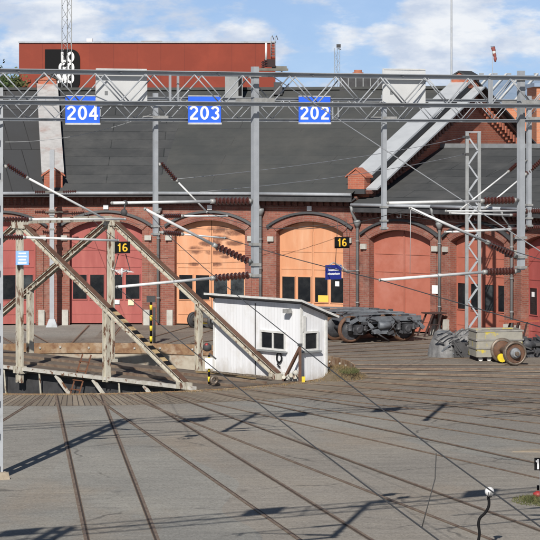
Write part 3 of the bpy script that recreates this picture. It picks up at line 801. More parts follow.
MB().box(bp(u1 + .03, p0 + .10, 2.0), (.06, .14, .55), U).build('meter_box', 'offwhite', cw)

# hose reel hanging on cabin wall
hr = thing('hose_coil', 'small black coil hanging on the white cabin wall below the window pair', 'hose', bp(9.15, p0 - .06, .75))
m = MB(); m.path([bp(9.15 + .13 * math.cos(t * .5), p0 - .06 - .01 * (t % 3), .75 + .17 * math.sin(t * .5)) for t in range(26)], .028, 6); m.build('coil', 'black', hr)
m = MB(); m.path([bp(9.15, p0 - .06, .60), bp(9.05, p0 - .07, .5), bp(9.2, p0 - .07, .42)], .025, 6); m.build('hose_tail', 'black', hr)

# ------------------------------------------------------------------ portal gantries
def lattice_column(base, h, ax, w, dpt, parent, name='column', m='galv', topw=None):
    """two channels laced with battens"""
    ax = V(ax).normalized(); ay = V((-ax.y, ax.x, 0)); c = MB()
    for s in (-1, 1):
        p = V(base) + ax * s * (w / 2 - .03)
        c.beam(p, p + Z * h, .018, dpt, ax)
        for s2 in (-1, 1): c.beam(p - ax * s * .035 + ay * s2 * (dpt / 2 - .009), p - ax * s * .035 + ay * s2 * (dpt / 2 - .009) + Z * h, .07, .018, ay)
    n = int(h / .8)
    for k in range(n):
        z = .3 + h * k / n
        for s2 in (-1, 1): c.box(V(base) + ay * s2 * (dpt / 2 + .006) + Z * z, (w, .012, .16), ax)
    return c.build(name, m, parent)
def gantry(name, label, fn_d0, k, x0, x1, ztop, zbot, cols, droppers, wd=.62, colw=.36):
    P = lambda x: V((x, fn_d0 + k * x, 0))
    ax = (P(1) - P(0)).normalized(); ay = V((-ax.y, ax.x, 0))
    root = thing(name, label, 'gantry', P((x0 + x1) / 2))
    p, q = P(x0), P(x1); L = (q - p).length
    for s in (-1, 1):
        for z in (ztop, zbot):
            c = MB(); c.angle(p + ay * s * wd / 2 + Z * z, q + ay * s * wd / 2 + Z * z, .072 if z == ztop else .075, .014)
            c.build('chord', 'galv', root)
    lat = MB(); per = .98; n = int(L / per)
    for s in (-1, 1):
        ofs = 0 if s < 0 else per / 2
        for i in range(n):
            a = p + ax * (per * i + ofs) + ay * s * wd / 2
            lat.tube(a + Z * (zbot + .03), a + ax * per / 2 + Z * (ztop - .03), .0125, n=6)
            lat.tube(a + ax * per / 2 + Z * (ztop - .03), a + ax * per + Z * (zbot + .03), .0125, n=6)
            if i % 7 == 3: lat.beam(a + Z * (zbot + .04), a + Z * (ztop - .04), .035, .035, ay)
    for i in range(n):                        # top and bottom lacing
        a = p + ax * per * i
        for z in (ztop + .03, zbot - .0):
            sg = 1 if i % 2 else -1
            lat.tube(a - ay * sg * wd / 2 + Z * (z - .035), a + ax * per + ay * sg * wd / 2 + Z * (z - .035), .010, n=5)
    lat.build('lacing', 'galv', root)
    for x in cols:
        c = lattice_column(P(x), ztop + .25, V((1, 0, 0)), colw, .22, root, 'column')
        f = MB(); b = P(x); f.hexa([b - ax * .34 - ay * .34 - Z * .05, b + ax * .34 - ay * .34 - Z * .05, b + ax * .34 + ay * .34 - Z * .05, b - ax * .34 + ay * .34 - Z * .05,
                                    b - ax * .3 - ay * .3 + Z * .17, b + ax * .3 - ay * .3 + Z * .17, b + ax * .3 + ay * .3 + Z * .17, b - ax * .3 + ay * .3 + Z * .17])
        f.build('foundation', 'concrete', c)
    for (x, zb_, w) in droppers:
        d = MB(); b = P(x)
        d.beam(b + Z * zb_, b + Z * (ztop + .14), w, w, ay)
        o = d.build('drop_post', 'galv', root)
        for z in (ztop - .02, zbot + .02, zb_ + .05, zb_ + .25, zb_ + .62):
            MB().box(b + Z * z, (w + .06, w + .06, .05), ax).build('clamp', 'clampgrey', o)
        for s in (-1, 1): MB().box(b + ay * s * (wd / 2 + .02) + Z * (zbot + .07), (.42, .04, .07), ax).build('clamp_plate', 'clampgrey', o)
    return root
def latA(px): return onA(px, 135).x
def latB(px): return onB(px, 135).x
gA = gantry('portal_gantry', 'nearer steel lattice gantry spanning the yard, carrying the grey sign backs', 47.35, .58, -10.4, 9.8, 9.70, 9.16, (-7.1, 9.3),
       [(latA(255), 6.0, .108), (latA(521), 6.0, .115)])
gB = gantry('portal_gantry', 'farther steel lattice gantry behind it, carrying the three blue number signs', 68.4, .48, -13.5, 12.6, 9.54, 8.99, (-6.93, 12.2),
       [(latB(155.5), 6.0, .11), (latB(384), 6.05, .115), (latB(529), 6.05, .11), (latB(549), 6.05, .11)], colw=.34)
axA = V((1, .58, 0)).normalized(); ayA = V((-axA.y, axA.x, 0)); axB = V((1, .48, 0)).normalized(); ayB = V((-axB.y, axB.x, 0))
# small bracket from nearer dropper head
for (nm, px, lab) in (('204', 82.5, 'blue number sign reading 204'), ('203', 204.5, 'blue number sign reading 203'), ('202', 314.5, 'blue number sign reading 202')):
    c = onB(px, 109.6, -.45)
    sg = thing('number_sign', lab + ' on the farther gantry', 'sign', c, 'blue track number signs on the gantry')
    w, h = .92, .68
    MB().box(c, (w, .03, h), axB).build('board', 'blue', sg)
    MB().box(c - Z * (h / 2 + .02) - ayB * .02, (w, .09, .045), axB).build('edge_strip', 'offwhite', sg); MB().box(c + Z * (h / 2 + .012), (w, .05, .022), axB).build('edge_strip', 'offwhite', sg)
    text('digit', nm, 'white', .36, c - ayB * .017 - Z * .085, axB, Z, sg, .006, .07, .155, 1.22)
    for s in (-1, 1): MB().box(c + axB * s * .3 + ayB * .08, (.05, .14, .6), axB).build('bracket', 'galv_dull', sg)
for (px0, px1, lab) in ((95, 148, 'left grey blank sign back behind the nearer gantry, by sign 204'), (380.5, 427.5, 'right grey blank sign back behind the nearer gantry, near the white coping'), (-228, -184, 'grey blank sign back at the gantry end left of the picture')):
    c = onA((px0 + px1) / 2, 87.5, .52); w = (px1 - px0) * c.y / FP; h = 35 * c.y / FP
    if px0 < 0: w, h = .9, .62
    sg = thing('sign_back', lab, 'sign', c, 'grey sign backs on the gantry')
    MB().box(c, (w / axA.x * .93, .03, h), axA).build('board', 'panel_grey', sg)
    MB().box(c - Z * (h / 2 + .015), (w * 1.05, .12, .03), axA).build('edge_strip', 'galv_dull', sg); MB().box(c + Z * (h / 2 + .012), (w * 1.05, .05, .024), axA).build('edge_strip', 'offwhite', sg)
    MB().box(c - axA * w * .33 - ayA * .018 + Z * -.1, (.06, .004, .07), axA).build('sticker', 'galv_dull', sg)

# disconnector switch on the nearer gantry
c = onA(267, 71); c.z = 9.78
dsw = thing('disconnector_switch', 'brown insulator switch with white upright pipe on top of the nearer gantry', 'switch gear', c)
m = MB(); m.beam(c - axA * .2 + Z * .01, c + axA * .36 + Z * .01, .3, .045); m.box(c + axA * .26 + Z * .05, (.2, .2, .05), axA); m.build('base_frame', 'galv_old', dsw)
m = MB(); m.box(c + axA * .06 + Z * .13, (.15, .15, .14), axA); m.build('mechanism_box', 'dark_frame', dsw)
def insulator(p, q, r=.06, n=8, name='insulator', parent=None, m='insul'):
    p, q = V(p), V(q); L = (q - p).length; prof = [(0, r * .5)]
    for i in range(n):
        t = L * (i + .25) / n; st = L / n
        prof += [(t, r * .42), (t + st * .12, r), (t + st * .38, r * .86), (t + st * .5, r * .42)]
    prof.append((L, r * .5))
    return MB().lathe(p, q - p, prof, 10, smooth=False).build(name, m, parent)
insulator(c + axA * .0 + Z * .06, c + Z * .20, .05, 3, parent=dsw)
insulator(c + axA * -.14 - ayA * .1 + Z * .03, c + axA * -.14 - ayA * .1 + Z * .16, .04, 3, parent=dsw)
m = MB(); m.tube(c + Z * .18 - axA * .02, c + Z * .50 - axA * .02, .02); m.build('upright_pipe', 'tube_white', dsw)
m = MB(); m.beam(c + axA * .02 + Z * .17, c + axA * .32 - Z * .02, .025, .025); m.build('operating_arm', 'tube_white', dsw)

# ------------------------------------------------------------------ cantilevers
def arm(root, post, ins0, ins1, tip, r_t, r_i, nsheds):
    post, ins0, ins1, tip = V(post), V(ins0), V(ins1), V(tip)
    d = (tip - post).normalized()
    MB().lathe(post, d, [(0, r_i * .42), ((ins0 - post).length - .05, r_i * .42), ((ins0 - post).length - .05, r_i * .62), ((ins0 - post).length + .02, r_i * .62)], 10).build('end_fitting', 'clampgrey', root)
    MB().lathe(ins1 - d * .02, d, [(0, r_i * .6), (.09, r_i * .6)], 10).build('end_fitting', 'clampgrey', root)
    insulator(ins0, ins1, r_i, nsheds, parent=root)
    m = MB(); m.tube(ins1 + d * .06, tip, r_t); m.build('tube', 'tube_white', root)
def cantilever(lab, plane, arms, r_t, r_i, extra=None):
    p0 = plane(*arms[0][0])
    root = thing('catenary_cantilever', lab, 'cantilever', p0, 'overhead line cantilevers')
    for a in arms:
        arm(root, *[plane(*x) for x in a], r_t, r_i, 9)
    ax = axA if plane is onA else axB
    tips = [plane(*a[3]) for a in arms]
    for t in tips: MB().ball(t, .032 if plane is onA else .038, n=8, m=5).build('tip_clamp', 'clampgrey', root)
    if extra: extra(root)
    return root
def knobs(root):
    c = onA(125, 203); f = MB(); f.ball(c, .05, (1, .6, 1)); c2 = onA(124, 212.5); f.ball(c2, .062, (1, .5, 1)); f.tube(c, c2, .015); f.build('pulley', 'shadow_steel', root)
cantilever('white tube bracket with brown insulators on the nearer drop post above the white cabin', onA,
    [((254, 201), (249, 201), (214, 201.4), (112, 203)), ((255, 264), (248, 261), (216, 246), (145, 209)), ((255, 275), (249, 275.2), (214, 278), (117, 287))], .026, .072, knobs)
cantilever('white tube bracket with brown insulators on the nearer drop post by the lattice mast', onA,
    [((520, 200), (514, 200), (483, 201), (388, 203)), ((520, 258), (513, 255), (489, 243), (410, 208)), ((520, 271), (514, 271), (486, 272), (380, 280))], .028, .075)
cantilever('thin tube bracket on the farther drop post between signs 204 and 203', onB,
    [((157, 162), (161, 163), (176, 180), (207, 212)), ((157, 216), (163, 216), (181, 216), (227, 216)), ((157, 232), (163, 232.5), (181, 234), (225, 238))], .022, .07)
cantilever('thin tube bracket reaching left from the farther drop post beyond the right front post', onB,
    [((527, 160), (517, 164), (509, 171), (461, 209)), ((527, 215), (523, 215), (512, 215), (450, 213)), ((527, 229), (522, 229), (511, 229.5), (452, 232))], .022, .06)
cantilever('thin tube bracket with long insulators entering the picture at its right edge', onB,
    [((549, 158), (542, 160), (526, 174), (485, 208)), ((549, 211), (543, 211), (525, 211), (446, 211)), ((549, 227), (543, 227), (525, 228), (445, 232))], .022, .075)
cantilever('white tube bracket with dark insulators on the tall left column, over the turntable', onB,
    [((0, 163.5), (7, 165), (26, 177), (104, 218.5)), ((0, 219.5), (3, 219.5), (29, 219.3), (125, 219)), ((0, 237), (2, 237), (23, 237.3), (118, 240.5))], .03, .075)

# ------------------------------------------------------------------ overhead wires
def wire(lab, pts, r=.011, m='wire', name='overhead_wire'):
    o = MB().path(pts, r, 5).build(name, m, loc=pts[0])
    return tag(o, lab, 'wire')
def sag(p, q, s, n=16):
    p, q = V(p), V(q)
    return [p.lerp(q, i / n) - Z * s * 4 * (i / n) * (1 - i / n) for i in range(n + 1)]
# contact wire and messenger over the left hand track, running under the footbridge
A1c, A1m = onA(117, 287), onA(145, 209)
wire('contact wire running from the cabin side bracket down to the bottom edge of the picture', sag(A1c, atd(445, 545, 17.8), .06) + sag(atd(445, 545, 17.8), V((3.6, -3, 5.75)), .0, 4)[1:], .0062)
mess = [A1m]
for d, h in ((41, 6.99), (35.4, 6.78), (30.1, 6.62), (24, 6.46), (18.6, 6.34), (15.3, 6.29), (10, 6.22), (0, 6.2), (-8, 6.3)):
    mess.append(V((-2.29 + .1234 * (46.8 - d), d, h)))
wire('messenger wire sloping past the cabin window and above the lower right yard', mess, .0052)
p = atd(436, 453, 18.6); q = atd(422, 527, 18.6)
wire('short curved dropper wire between messenger and contact wire at lower right', [p, p + V((.0, 0, -.02)), p.lerp(q, .35) + V((.028, 0, 0)), p.lerp(q, .7) + V((.012, 0, 0)), q], .004, name='dropper_wire')
BLc, BLm = onB(118, 240.5), onB(104, 218.5)
far1 = V((-11.0, 99, 5.9))
wire('contact wire beyond the left bracket towards the pink doors', sag(BLc, pol(-3, 20.9, 5.35), .1), .009)
# right hand track
A2c, A2m = onA(380, 280), onA(410, 208)
B1c, B1m = onB(225, 238), onB(207, 212)
wire('contact wire crossing the two orange doors to the right bracket', sag(B1c, A2c, .04), .010)
wire('messenger wire above the orange doors to the right bracket', sag(B1m, A2m, .42), .007, 'wire')
far = V((3.97, 38.2, 5.78))
wire('contact wire leaving the picture at its right edge past the red doors', sag(A2c, A2c + (far - A2c) * 2.2, .0), .009)
wire('messenger wire leaving the picture at upper right', sag(A2m, A2m + (far - A2c) * 2.2, .5), .007)
wire('thin vertical dropper wire under the right bracket', [onA(410.5, 209), onA(410, 274)], .006, 'wire_light', 'dropper_wire')
# pale stay from the switch across to the right
p = atd(272, 76, 47.4); q = atd(540, 251, 36)
wire('pale stay wire slanting from the gantry switch down to the right edge', [p, p.lerp(q, .5), q, q + (q - p) * .35], .0085, 'wire_light', 'stay_wire')
mast_d = 104.0
MT = atd(466, 137, mast_d); MT2 = atd(466, 154, mast_d)
wire('upper pale wire over the felt roof to the lattice mast', sag(onB(172, 179.5), MT, .15), .010, 'wire_light')
wire('lower pale wire over the felt roof to the lattice mast', sag(onB(200, 192), MT2, .15), .010, 'wire_light')
wire('long wire from the left bracket across to the cabin side post', sag(onB(5, 142), onB(157, 112), .2), .006, 'wire_light')
wire('thin wire along the brick arches between the far pole and the roundhouse corner', sag(pol(-6.5, 19.5, 5.2), pol(30, 20.5, 4.7), .5), .009)
wire('thin wire across the right hand red doors', sag(atd(388, 212, 104), pol(64, 20.3, 5.0), .2), .009)

# 16 signs and section insulator hung from the line
def speed_sign(c, lab, ax, w, h, hangs):
    s = thing('speed_sign', lab, 'sign', c)
    ay = V((-ax.y, ax.x, 0))
    MB().box(c, (w, .02, h), ax).build('board', 'black', s)
    text('digit', '16', 'amber', h * .72, c - ay * .011, ax, Z, s, .004, .14, .15, 1.15)
    for sg in (-1, 1): MB().tube(c + ax * sg * w * .35 + Z * h / 2, c + ax * sg * w * .30 + Z * (h / 2 + hangs), .006).build('hanger', 'wire', s)
c = onB(122.5, 247.5, -.2)
speed_sign(c, 'black sign with yellow 16 hanging in front of the pink door', axB, .42, .30, .16)
t_ = .74
c = B1m.lerp(A2m, t_); c = atd(342, 242.5, 52.8)
speed_sign(c, 'black sign with yellow 16 beside the orange door and blue plate', axA, .345, .23, .35)
c2 = atd(333.4, 272.2, 54.2)
bs = thing('notice_sign', 'small dark blue sign with two lines of white lettering in front of the orange door', 'sign', c2)
MB().box(c2, (.385, .02, .30), axA).build('board', 'navy', bs)
m = MB(); random.seed(21)
for row, (zz, n_) in enumerate(((.045, 9), (-.035, 13))):          # two lines too small to read in the photograph
    ww = .028 if row == 0 else .0235; xx = -n_ * ww / 2
    for k in range(n_):
        tall = random.random() < .3
        for sx in (0, .55): m.box(c2 - ayA * .012 + axA * (xx + ww * (k + .15 + sx * .8)) + Z * (zz + (.008 if tall and sx == 0 else 0)), (ww * .26, .004, .046 if tall and sx == 0 else .032), axA)
        m.box(c2 - ayA * .0135 + axA * (xx + ww * (k + .4)) + Z * (zz + random.choice((-.013, 0, .013))), (ww * .62, .004, .009), axA)
m.build('lettering', 'white', bs)
m = MB(); m.path([c2 + Z * .15 - axA * .1, c2 + Z * .2, c2 + Z * .14 + axA * .14, c2 + Z * .02 + axA * .3, c2 + axA * .55 + Z * .01], .016, 6)
for k in range(5): m.path([c2 + axA * (.16 + .04 * k) + Z * (.12 - .03 * k + .05), c2 + axA * (.2 + .04 * k) + Z * (.04 - .02 * k)], .010, 5)
m.build('wire_clamp', 'clampgrey', bs)
m = MB(); m.tube(c2 + Z * .15 + axA * .05, c + V((-.1, .6, -.115)), .006); m.build('hanger', 'wire', bs)
c = onB(122, 272)
si = thing('section_insulator', 'spidery grey section insulator hanging below the left sign 16', 'insulator', c)
m = MB()
for sg in (-1, 1):
    m.path([c + axB * sg * .10 + Z * .46, c + axB * sg * .16 + Z * .25, c + axB * sg * .22 + Z * .05, c + axB * sg * .12 - Z * .06], .012, 5)
m.build('hanger', 'wire', si)
m = MB()
for k in range(6): m.path([c + axB * -.22 + Z * (.02 * k - .02) + ayB * .12 * (k - 3), c + Z * (.06 - .03 * (k % 3)) + ayB * .1 * (k - 3), c + axB * .24 + Z * (.05 - .01 * k) + ayB * .1 * (3 - k)], .009, 5)
m.tube(c - Z * .12, c + Z * .1, .02); m.build('runner', 'tube_white', si)

# information sign on the king post
ks = bp(0, -2.25, 0); c = atd(22.3, 258, ks.y - .35)
isg = thing('notice_board', 'pale blue board with white lines on the left turntable post', 'sign', c)
MB().box(c, (.48, .03, .52)).build('board', 'paleblue', isg)
m = MB()
for k in range(4): m.box(c + V((0, -.018, .17 - .115 * k)), (.26 + .06 * (k % 2), .006, .055))
m.build('lettering', 'white', isg)
MB().box(c + V((0, .09, -.22)), (.5, .14, .06)).build('bracket', 'shadow_steel', isg)

# ------------------------------------------------------------------ pole by the brick shed and lattice mast
b = G(52, 327)
pl = thing('catenary_pole', 'plain galvanised pole with a wide foot standing before the brick pier at left', 'pole', b)
m = MB(); m.beam(b, b + Z * 7.95, .2, .2, V((1, 0, 0))); m.build('shaft', 'galv', pl)
m = MB(); m.hexa([b + V((-.26, -.22, 0)), b + V((.26, -.22, 0)), b + V((.26, .22, 0)), b + V((-.26, .22, 0)), b + V((-.13, -.12, .36)), b + V((.13, -.12, .36)), b + V((.13, .12, .36)), b + V((-.13, .12, .36))]); m.build('foot', 'galv', pl)
m = MB()
for z in (6.05, 5.25, 5.05, 4.4, 3.2): m.box(b + Z * z, (.27, .27, .07))
m.build('clamps', 'clampgrey', pl)
for z, l in ((6.05, 1.2), (5.15, .5)):
    m = MB(); m.tube(b + Z * z + V((-.3, -.16, 0)), b + Z * z + V((.5, -.16, 0)), .03); m.build('side_arm', 'galv_old', pl)
    insulator(b + Z * z + V((.5, -.16, 0)), b + Z * z + V((.5 + l * .5, -.16, .03)), .08, 6, parent=pl)
    insulator(b + Z * z + V((-.75, -.16, 0)), b + Z * z + V((-.3, -.16, 0)), .08, 6, parent=pl)
b = atd(473, 345, mast_d); b.z = 0
mt = thing('lattice_mast', 'grey lattice mast with zigzag bracing standing behind the scrap bin', 'mast', b)
H = 8.72
for s in (-1, 1):
    MB().beam(b + V((s * .26, 0, 0)), b + V((s * .24, 0, H)), .13, .22, V((0, 1, 0))).build('channel', 'galv_dull', mt)
m = MB(); n = 15
for i in range(n):
    z0 = .3 + (H - .5) * i / n; z1 = .3 + (H - .5) * (i + 1) / n
    s = 1 if i % 2 else -1
    for yy in (-.11, .11): m.beam(b + V((-s * .19, yy, z0)), b + V((s * .19, yy, z1)), .06, .02, V((0, 1, 0)))
m.box(b + Z * H, (.62, .24, .05)); m.build('bracing', 'galv', mt)
m = MB()
for z in (MT.z, MT2.z): m.box(b + V((-.28, 0, z)), (.28, .28, .09))
m.build('clamps', 'shadow_steel', mt)
MB().hexa([b + V((-.5, -.4, -.05)), b + V((.5, -.4, -.05)), b + V((.5, .4, -.05)), b + V((-.5, .4, -.05)), b + V((-.45, -.35, .25)), b + V((.45, -.35, .25)), b + V((.45, .35, .25)), b + V((-.45, .35, .25))]).build('foundation', 'concrete', mt)

# ------------------------------------------------------------------ yard objects
def railwheel(mb, c, ax, r, t=.13, hub=True):
    mb.lathe(V(c) - V(ax).normalized() * t / 2, ax, [(0, r * .25), (0, r * .86), (0, r), (t * .7, r), (t * .7, r * 1.06), (t, r * 1.06), (t, r * .86), (t * .75, r * .8), (t * .75, r * .25)], 28)
def wheelset(name, lab, c, ax, r, ga=1.52, mw='wheel_steel', hubm='hub_grey'):
    ax = V(ax).normalized(); root = thing(name, lab, 'wheelset', V((c[0], c[1], 0)))
    c = V((c[0], c[1], r * 1.06))
    m = MB(); m.lathe(c - ax * (ga / 2 + .3), ax, [(0, .07), (.05, .09), (.25, .09), (.26, .11), (ga + .34, .11), (ga + .35, .09), (ga + .55, .09), (ga + .6, .07)], 14); m.build('axle', 'wheel_steel', root)
    for s in (-1, 1):
        o = MB().lathe(c + ax * s * (ga / 2 - .05), ax * s, [(0, r * .2), (0, r * .84), (.09, r * .84), (.06, r * .7), (.05, r * .45), (.12, r * .40)], 28).build('wheel', 'wheel_rust' if mw == 'wheel_steel' else mw, root)
        MB().lathe(c + ax * s * (ga / 2 - .065), ax * s, [(0, r * .83), (0, r * 1.06), (.03, r * 1.06), (.045, r), (.13, r * .98), (.13, r * .83), (0, r * .83)], 32, caps=False).build('tyre', mw, o)
        h = MB(); h.lathe(c + ax * s * (ga / 2 + .0), ax * s, [(0, r * .5), (.1, r * .42), (.13, r * .34), (.22, r * .3)], 18); h.build('hub', hubm, o)
    return root, c, ax
ws, c, ax = wheelset('wheelset', 'rusty railway wheelset lying in front of the grey scrap bin, hub facing out', (8.95, 97.6), (.24, -.97, 0), .44)
m = MB(); m.lathe(c - ax * .45 + V((-.15, 0, -.26)), ax, [(0, .16), (.22, .16)], 14); m.build('brake_block', 'yellow', ws)
wheelset('wheelset', 'small dark wheelset in front of the scorched orange door', (-2.95, 115.6), (.72, -.69, 0), .34, 1.3, 'shadow_steel')
q = G(203, 327)
yl = thing('motor_unit', 'dark axle motor with yellow stripe beside the small wheelset by the orange door', 'machine part', q)
m = MB(); m.lathe(q + V((-.4, .2, .38)), V((1, -.1, 0)), [(0, .2), (.1, .34), (.75, .34), (.95, .2)], 16); m.box(q + V((.05, .1, .12)), (.9, .5, .24)); m.build('casing', 'shadow_steel', yl)
m = MB(); m.box(q + V((-.05, -.17, .24)), (.75, .04, .12)); m.ball(q + V((.3, -.15, .22)), .12); m.build('marking', 'yellow', yl)

# bogies beside the brick red door
def bogie(root, c, ux, ay):
    c = V((c[0], c[1], 0)); ux = V(ux).normalized(); ay = V(ay).normalized()
    P = lambda x, y, z: c + ux * x + ay * y + Z * z
    for x in (-1.2, 1.2):
        MB().tube(P(x, -1.0, .56), P(x, 1.0, .56), .09, n=12).build('axle', 'machine', root)
        for y in (-.76, .76):
            sg2 = 1 if y > 0 else -1
            o = MB().lathe(P(x, y, .56) - ay * .05 * sg2, ay * sg2, [(0, .12), (0, .45), (.07, .45), (.05, .38), (.04, .2), (.16, .17), (.16, .08)], 28).build('wheel', 'machine', root)
            MB().lathe(P(x, y, .56) - ay * .065 * sg2, ay * sg2, [(0, .44), (0, .56), (.03, .565), (.045, .53), (.125, .515), (.13, .44), (0, .44)], 32, caps=False).build('tyre', 'wheel_rust', o)
    for y in (-1.0, 1.0):
        m = MB()
        m.beam(P(-.95, y, .98), P(1.85, y, .98), .14, .20); m.beam(P(-.6, y, .9), P(-.25, y, .5), .14, .16); m.beam(P(.6, y, .9), P(.25, y, .5), .14, .16)
        m.beam(P(-.35, y, .46), P(.35, y, .46), .16, .20); m.beam(P(-1.0, y, 1.0), P(-1.35, y, .82), .12, .14); m.beam(P(1.6, y, .9), P(2.0, y, .55), .12, .16)
        m.build('side_frame', 'machine_light', root)
        sgn = 1 if y > 0 else -1
        for x in (-1.0, 1.2):
            b = MB(); b.box(P(x, y + .05 * sgn, .56), (.34, .26, .40), ux)
            b.lathe(P(x, y + .16 * sgn, .56), ay * sgn, [(0, .16), (.06, .15), (.07, .08)], 14); b.build('axle_box', 'machine', root)
            for dx in (-.34, .34):
                b = MB(); b.lathe(P(x + dx, y, .52), Z, [(0, .13), (.03, .13), (.05, .1), (.09, .13), (.13, .1), (.17, .13), (.21, .1), (.25, .13), (.30, .12)], 10); b.build('spring', 'machine', root)
        b = MB(); b.lathe(P(-.1, y + .1 * sgn, .72), ux, [(0, .1), (.02, .16), (.5, .16), (.52, .1)], 12); b.build('brake_cylinder', 'machine_light', root)
    for x in (0, -1.35, 1.8): MB().box(P(x, 0, .96 if x else .9), (.55 if x == 0 else .14, 1.9, .26 if x == 0 else .16), ux).build('cross_member', 'machine_light', root)
    for x in (-.62, .62):
        m = MB(); m.lathe(P(x, -.55, .62), ay, [(0, .2), (.05, .36), (1.05, .36), (1.1, .2)], 16); m.build('traction_motor', 'machine', root)
    for k in range(18):
        x = random.uniform(-1.3, 1.9); y = random.uniform(-.9, .98)
        MB().box(P(x, y, random.uniform(.85, 1.2)), (random.uniform(.15, .5), random.uniform(.1, .35), random.uniform(.06, .16)), (ux + ay * random.uniform(-.4, .4)).normalized(), (Z + ux * random.uniform(-.3, .3)).normalized()).build('bracket', 'machine', root)
    for k in range(14):
        a_ = P(random.uniform(-.9, 1.7), 1.12, random.uniform(.25, 1.05)); b_ = a_ + ux * random.uniform(-.6, .6) + Z * random.uniform(-.35, .35)
        if b_.z < .05: b_.z = .05
        MB().tube(a_, b_, random.uniform(.015, .035), n=6).build('brake_rod', 'machine', root)
    for k in range(9):
        x = random.uniform(-.9, 1.8); MB().box(P(x, 1.08, random.uniform(.3, .95)), (random.uniform(.1, .3), .12, random.uniform(.08, .25)), (ux + Z * random.uniform(-.4, .4)).normalized(), ay).build('brake_block', 'machine', root)
    m = MB(); m.beam(P(-1.25, .6, 1.24), P(1.5, .2, 1.16), .08, .05); m.beam(P(-1.1, -.5, 1.26), P(1.3, .5, 1.2), .08, .05); m.beam(P(-1.3, .95, 1.16), P(.4, .95, 1.2), .1, .06); m.beam(P(-.4, .1, 1.2), P(1.7, .9, 1.12), .09, .05)
    m.build('loose_bars', 'machine_light', root)
for c0, lab in (((4.15, 108.65), 'nearer locomotive bogie with rusty wheels parked behind the cabin'), ((3.2, 110.9), 'farther locomotive bogie, pushed close behind the nearer one')):
    b = thing('bogie', lab, 'bogie', (c0[0], c0[1], 0), 'bogies beside the red door')
    bogie(b, c0, (.92, .36, 0), (.40, -.92, 0))
# third lump at the right end of the bogies
q = G(404, 336.5)
mo = thing('traction_motor', 'black traction motor lying at the right end of the bogies', 'machine part', q)
m = MB(); m.lathe(q + V((-.55, .2, .36)), V((1, .25, 0)), [(0, .2), (.06, .33), (.5, .36), (.95, .33), (1.0, .2)], 16); m.build('casing', 'machine', mo)
m = MB()
for k in range(7): m.box(q + V((random.uniform(-.6, .5), random.uniform(-.2, .3), random.uniform(.1, .6))), (random.uniform(.1, .4), .2, random.uniform(.1, .25)), (1, random.uniform(-.5, .5), 0))
m.build('fittings', 'shadow_steel', mo)

# tarpaulin heap with frames
q = G(450, 357.5)
th = thing('tarpaulin_heap', 'grey tarpaulin thrown over scrap frames left of the scrap bin', 'heap', q)
from mathutils import noise as mnoise
def drape(c, rx, ry, h, seed):
    m = MB(); n, k = 72, 26
    def pt(i, j):
        a = 2 * math.pi * (i % n) / n; t = j / k                 # t 0 at the top, 1 on the ground
        u = V((math.cos(a) * t, math.sin(a) * t, 0))
        crease = 1 - abs(mnoise.noise(u * 3.1 + V((seed, 0, 0)))) * 2       # ridged folds of stiff cloth
        crease2 = 1 - abs(mnoise.noise(V((a * 2.2, t * 1.3, seed)))) * 2
        big = mnoise.noise(u * 1.4 + V((0, seed, 2)))
        z = h * max(0, math.cos(t * math.pi / 2)) ** .62 * (1 + .30 * big) + .10 * crease * (1 - t) * min(1, t * 4)
        r = t ** .62 * (1 + .16 * crease2 * t + .12 * mnoise.noise(V((a * .9, seed, 5.0))))
        return c + V((rx * r * math.cos(a), ry * r * math.sin(a), z))
    for j in range(k):
        for i in range(n): m.face([pt(i, j), pt(i, j + 1), pt(i + 1, j + 1), pt(i + 1, j)], None, True)
    return m.build('tarpaulin', 'tarp', th)
drape(q + V((-.10, .55, 0)), .66, .6, .92, 3.3)
drape(q + V((.52, .95, 0)), .55, .5, 1.0, 8.1)
for k in range(26):
    a_ = q + V((random.uniform(-.65, .95), random.uniform(-.1, .5), random.uniform(.15, 1.0))); b_ = a_ + V((random.uniform(-.55, .55), random.uniform(-.2, .2), random.uniform(-.3, .3))); b_.z = max(b_.z, .06)
    MB().beam(a_, b_, random.uniform(.03, .09), random.uniform(.03, .07)).build('scrap_bar', random.choice(('machine', 'machine_light', 'shadow_steel', 'tarp')), th)
m = MB()
for k in range(11):
    a_ = q + V((random.uniform(0, .75), -.1 - random.uniform(0, .2), random.uniform(.0, .6))); m.beam(a_, a_ + V((random.uniform(-.4, .5), random.uniform(-.05, .2), random.uniform(.0, .5))), .06, .06)
m.box(q + V((.45, -.08, .3)), (.6, .3, .55)); m.build('frame_scrap', 'shadow_steel', th)
m = MB()
for k in range(4): m.beam(q + V((-.62 + .28 * k, -.1, .72 - .05 * k)), q + V((.0 + .25 * k, -.02, 1.06)), .04, .03)
m.build('rope', 'machine', th)

# scrap bin
q = V((8.62, 99.4, 0)); bx = V((.985, .17, 0)).normalized(); by = V((-bx.y, bx.x, 0))
sb = thing('scrap_bin', 'grey steel scrap bin on castors with faded yellow patches', 'bin', q)
P = lambda x, y, z: q + bx * x + by * y + Z * z
m = MB(); w, d, z0, z1 = .88, .62, .17, 1.18; t = .045
for s in (-1, 1):
    m.box(P(0, s * d, (z0 + z1) / 2), (2 * w, t, z1 - z0), bx); m.box(P(s * w, 0, (z0 + z1) / 2), (t, 2 * d - t, z1 - z0), bx)
m.box(P(0, 0, z0 + .03), (2 * w - .1, 2 * d - .1, .05), bx); m.build('body', 'binside', sb)
m = MB()
for z in (.5, .82, 1.16):
    for s in (-1, 1):
        m.box(P(0, s * (d + .035), z), (2 * w + .12, .03, .06), bx); m.box(P(s * (w + .035), 0, z), (.03, 2 * d + .04, .06), bx)
m.build('ribs', 'bin_rail', sb)
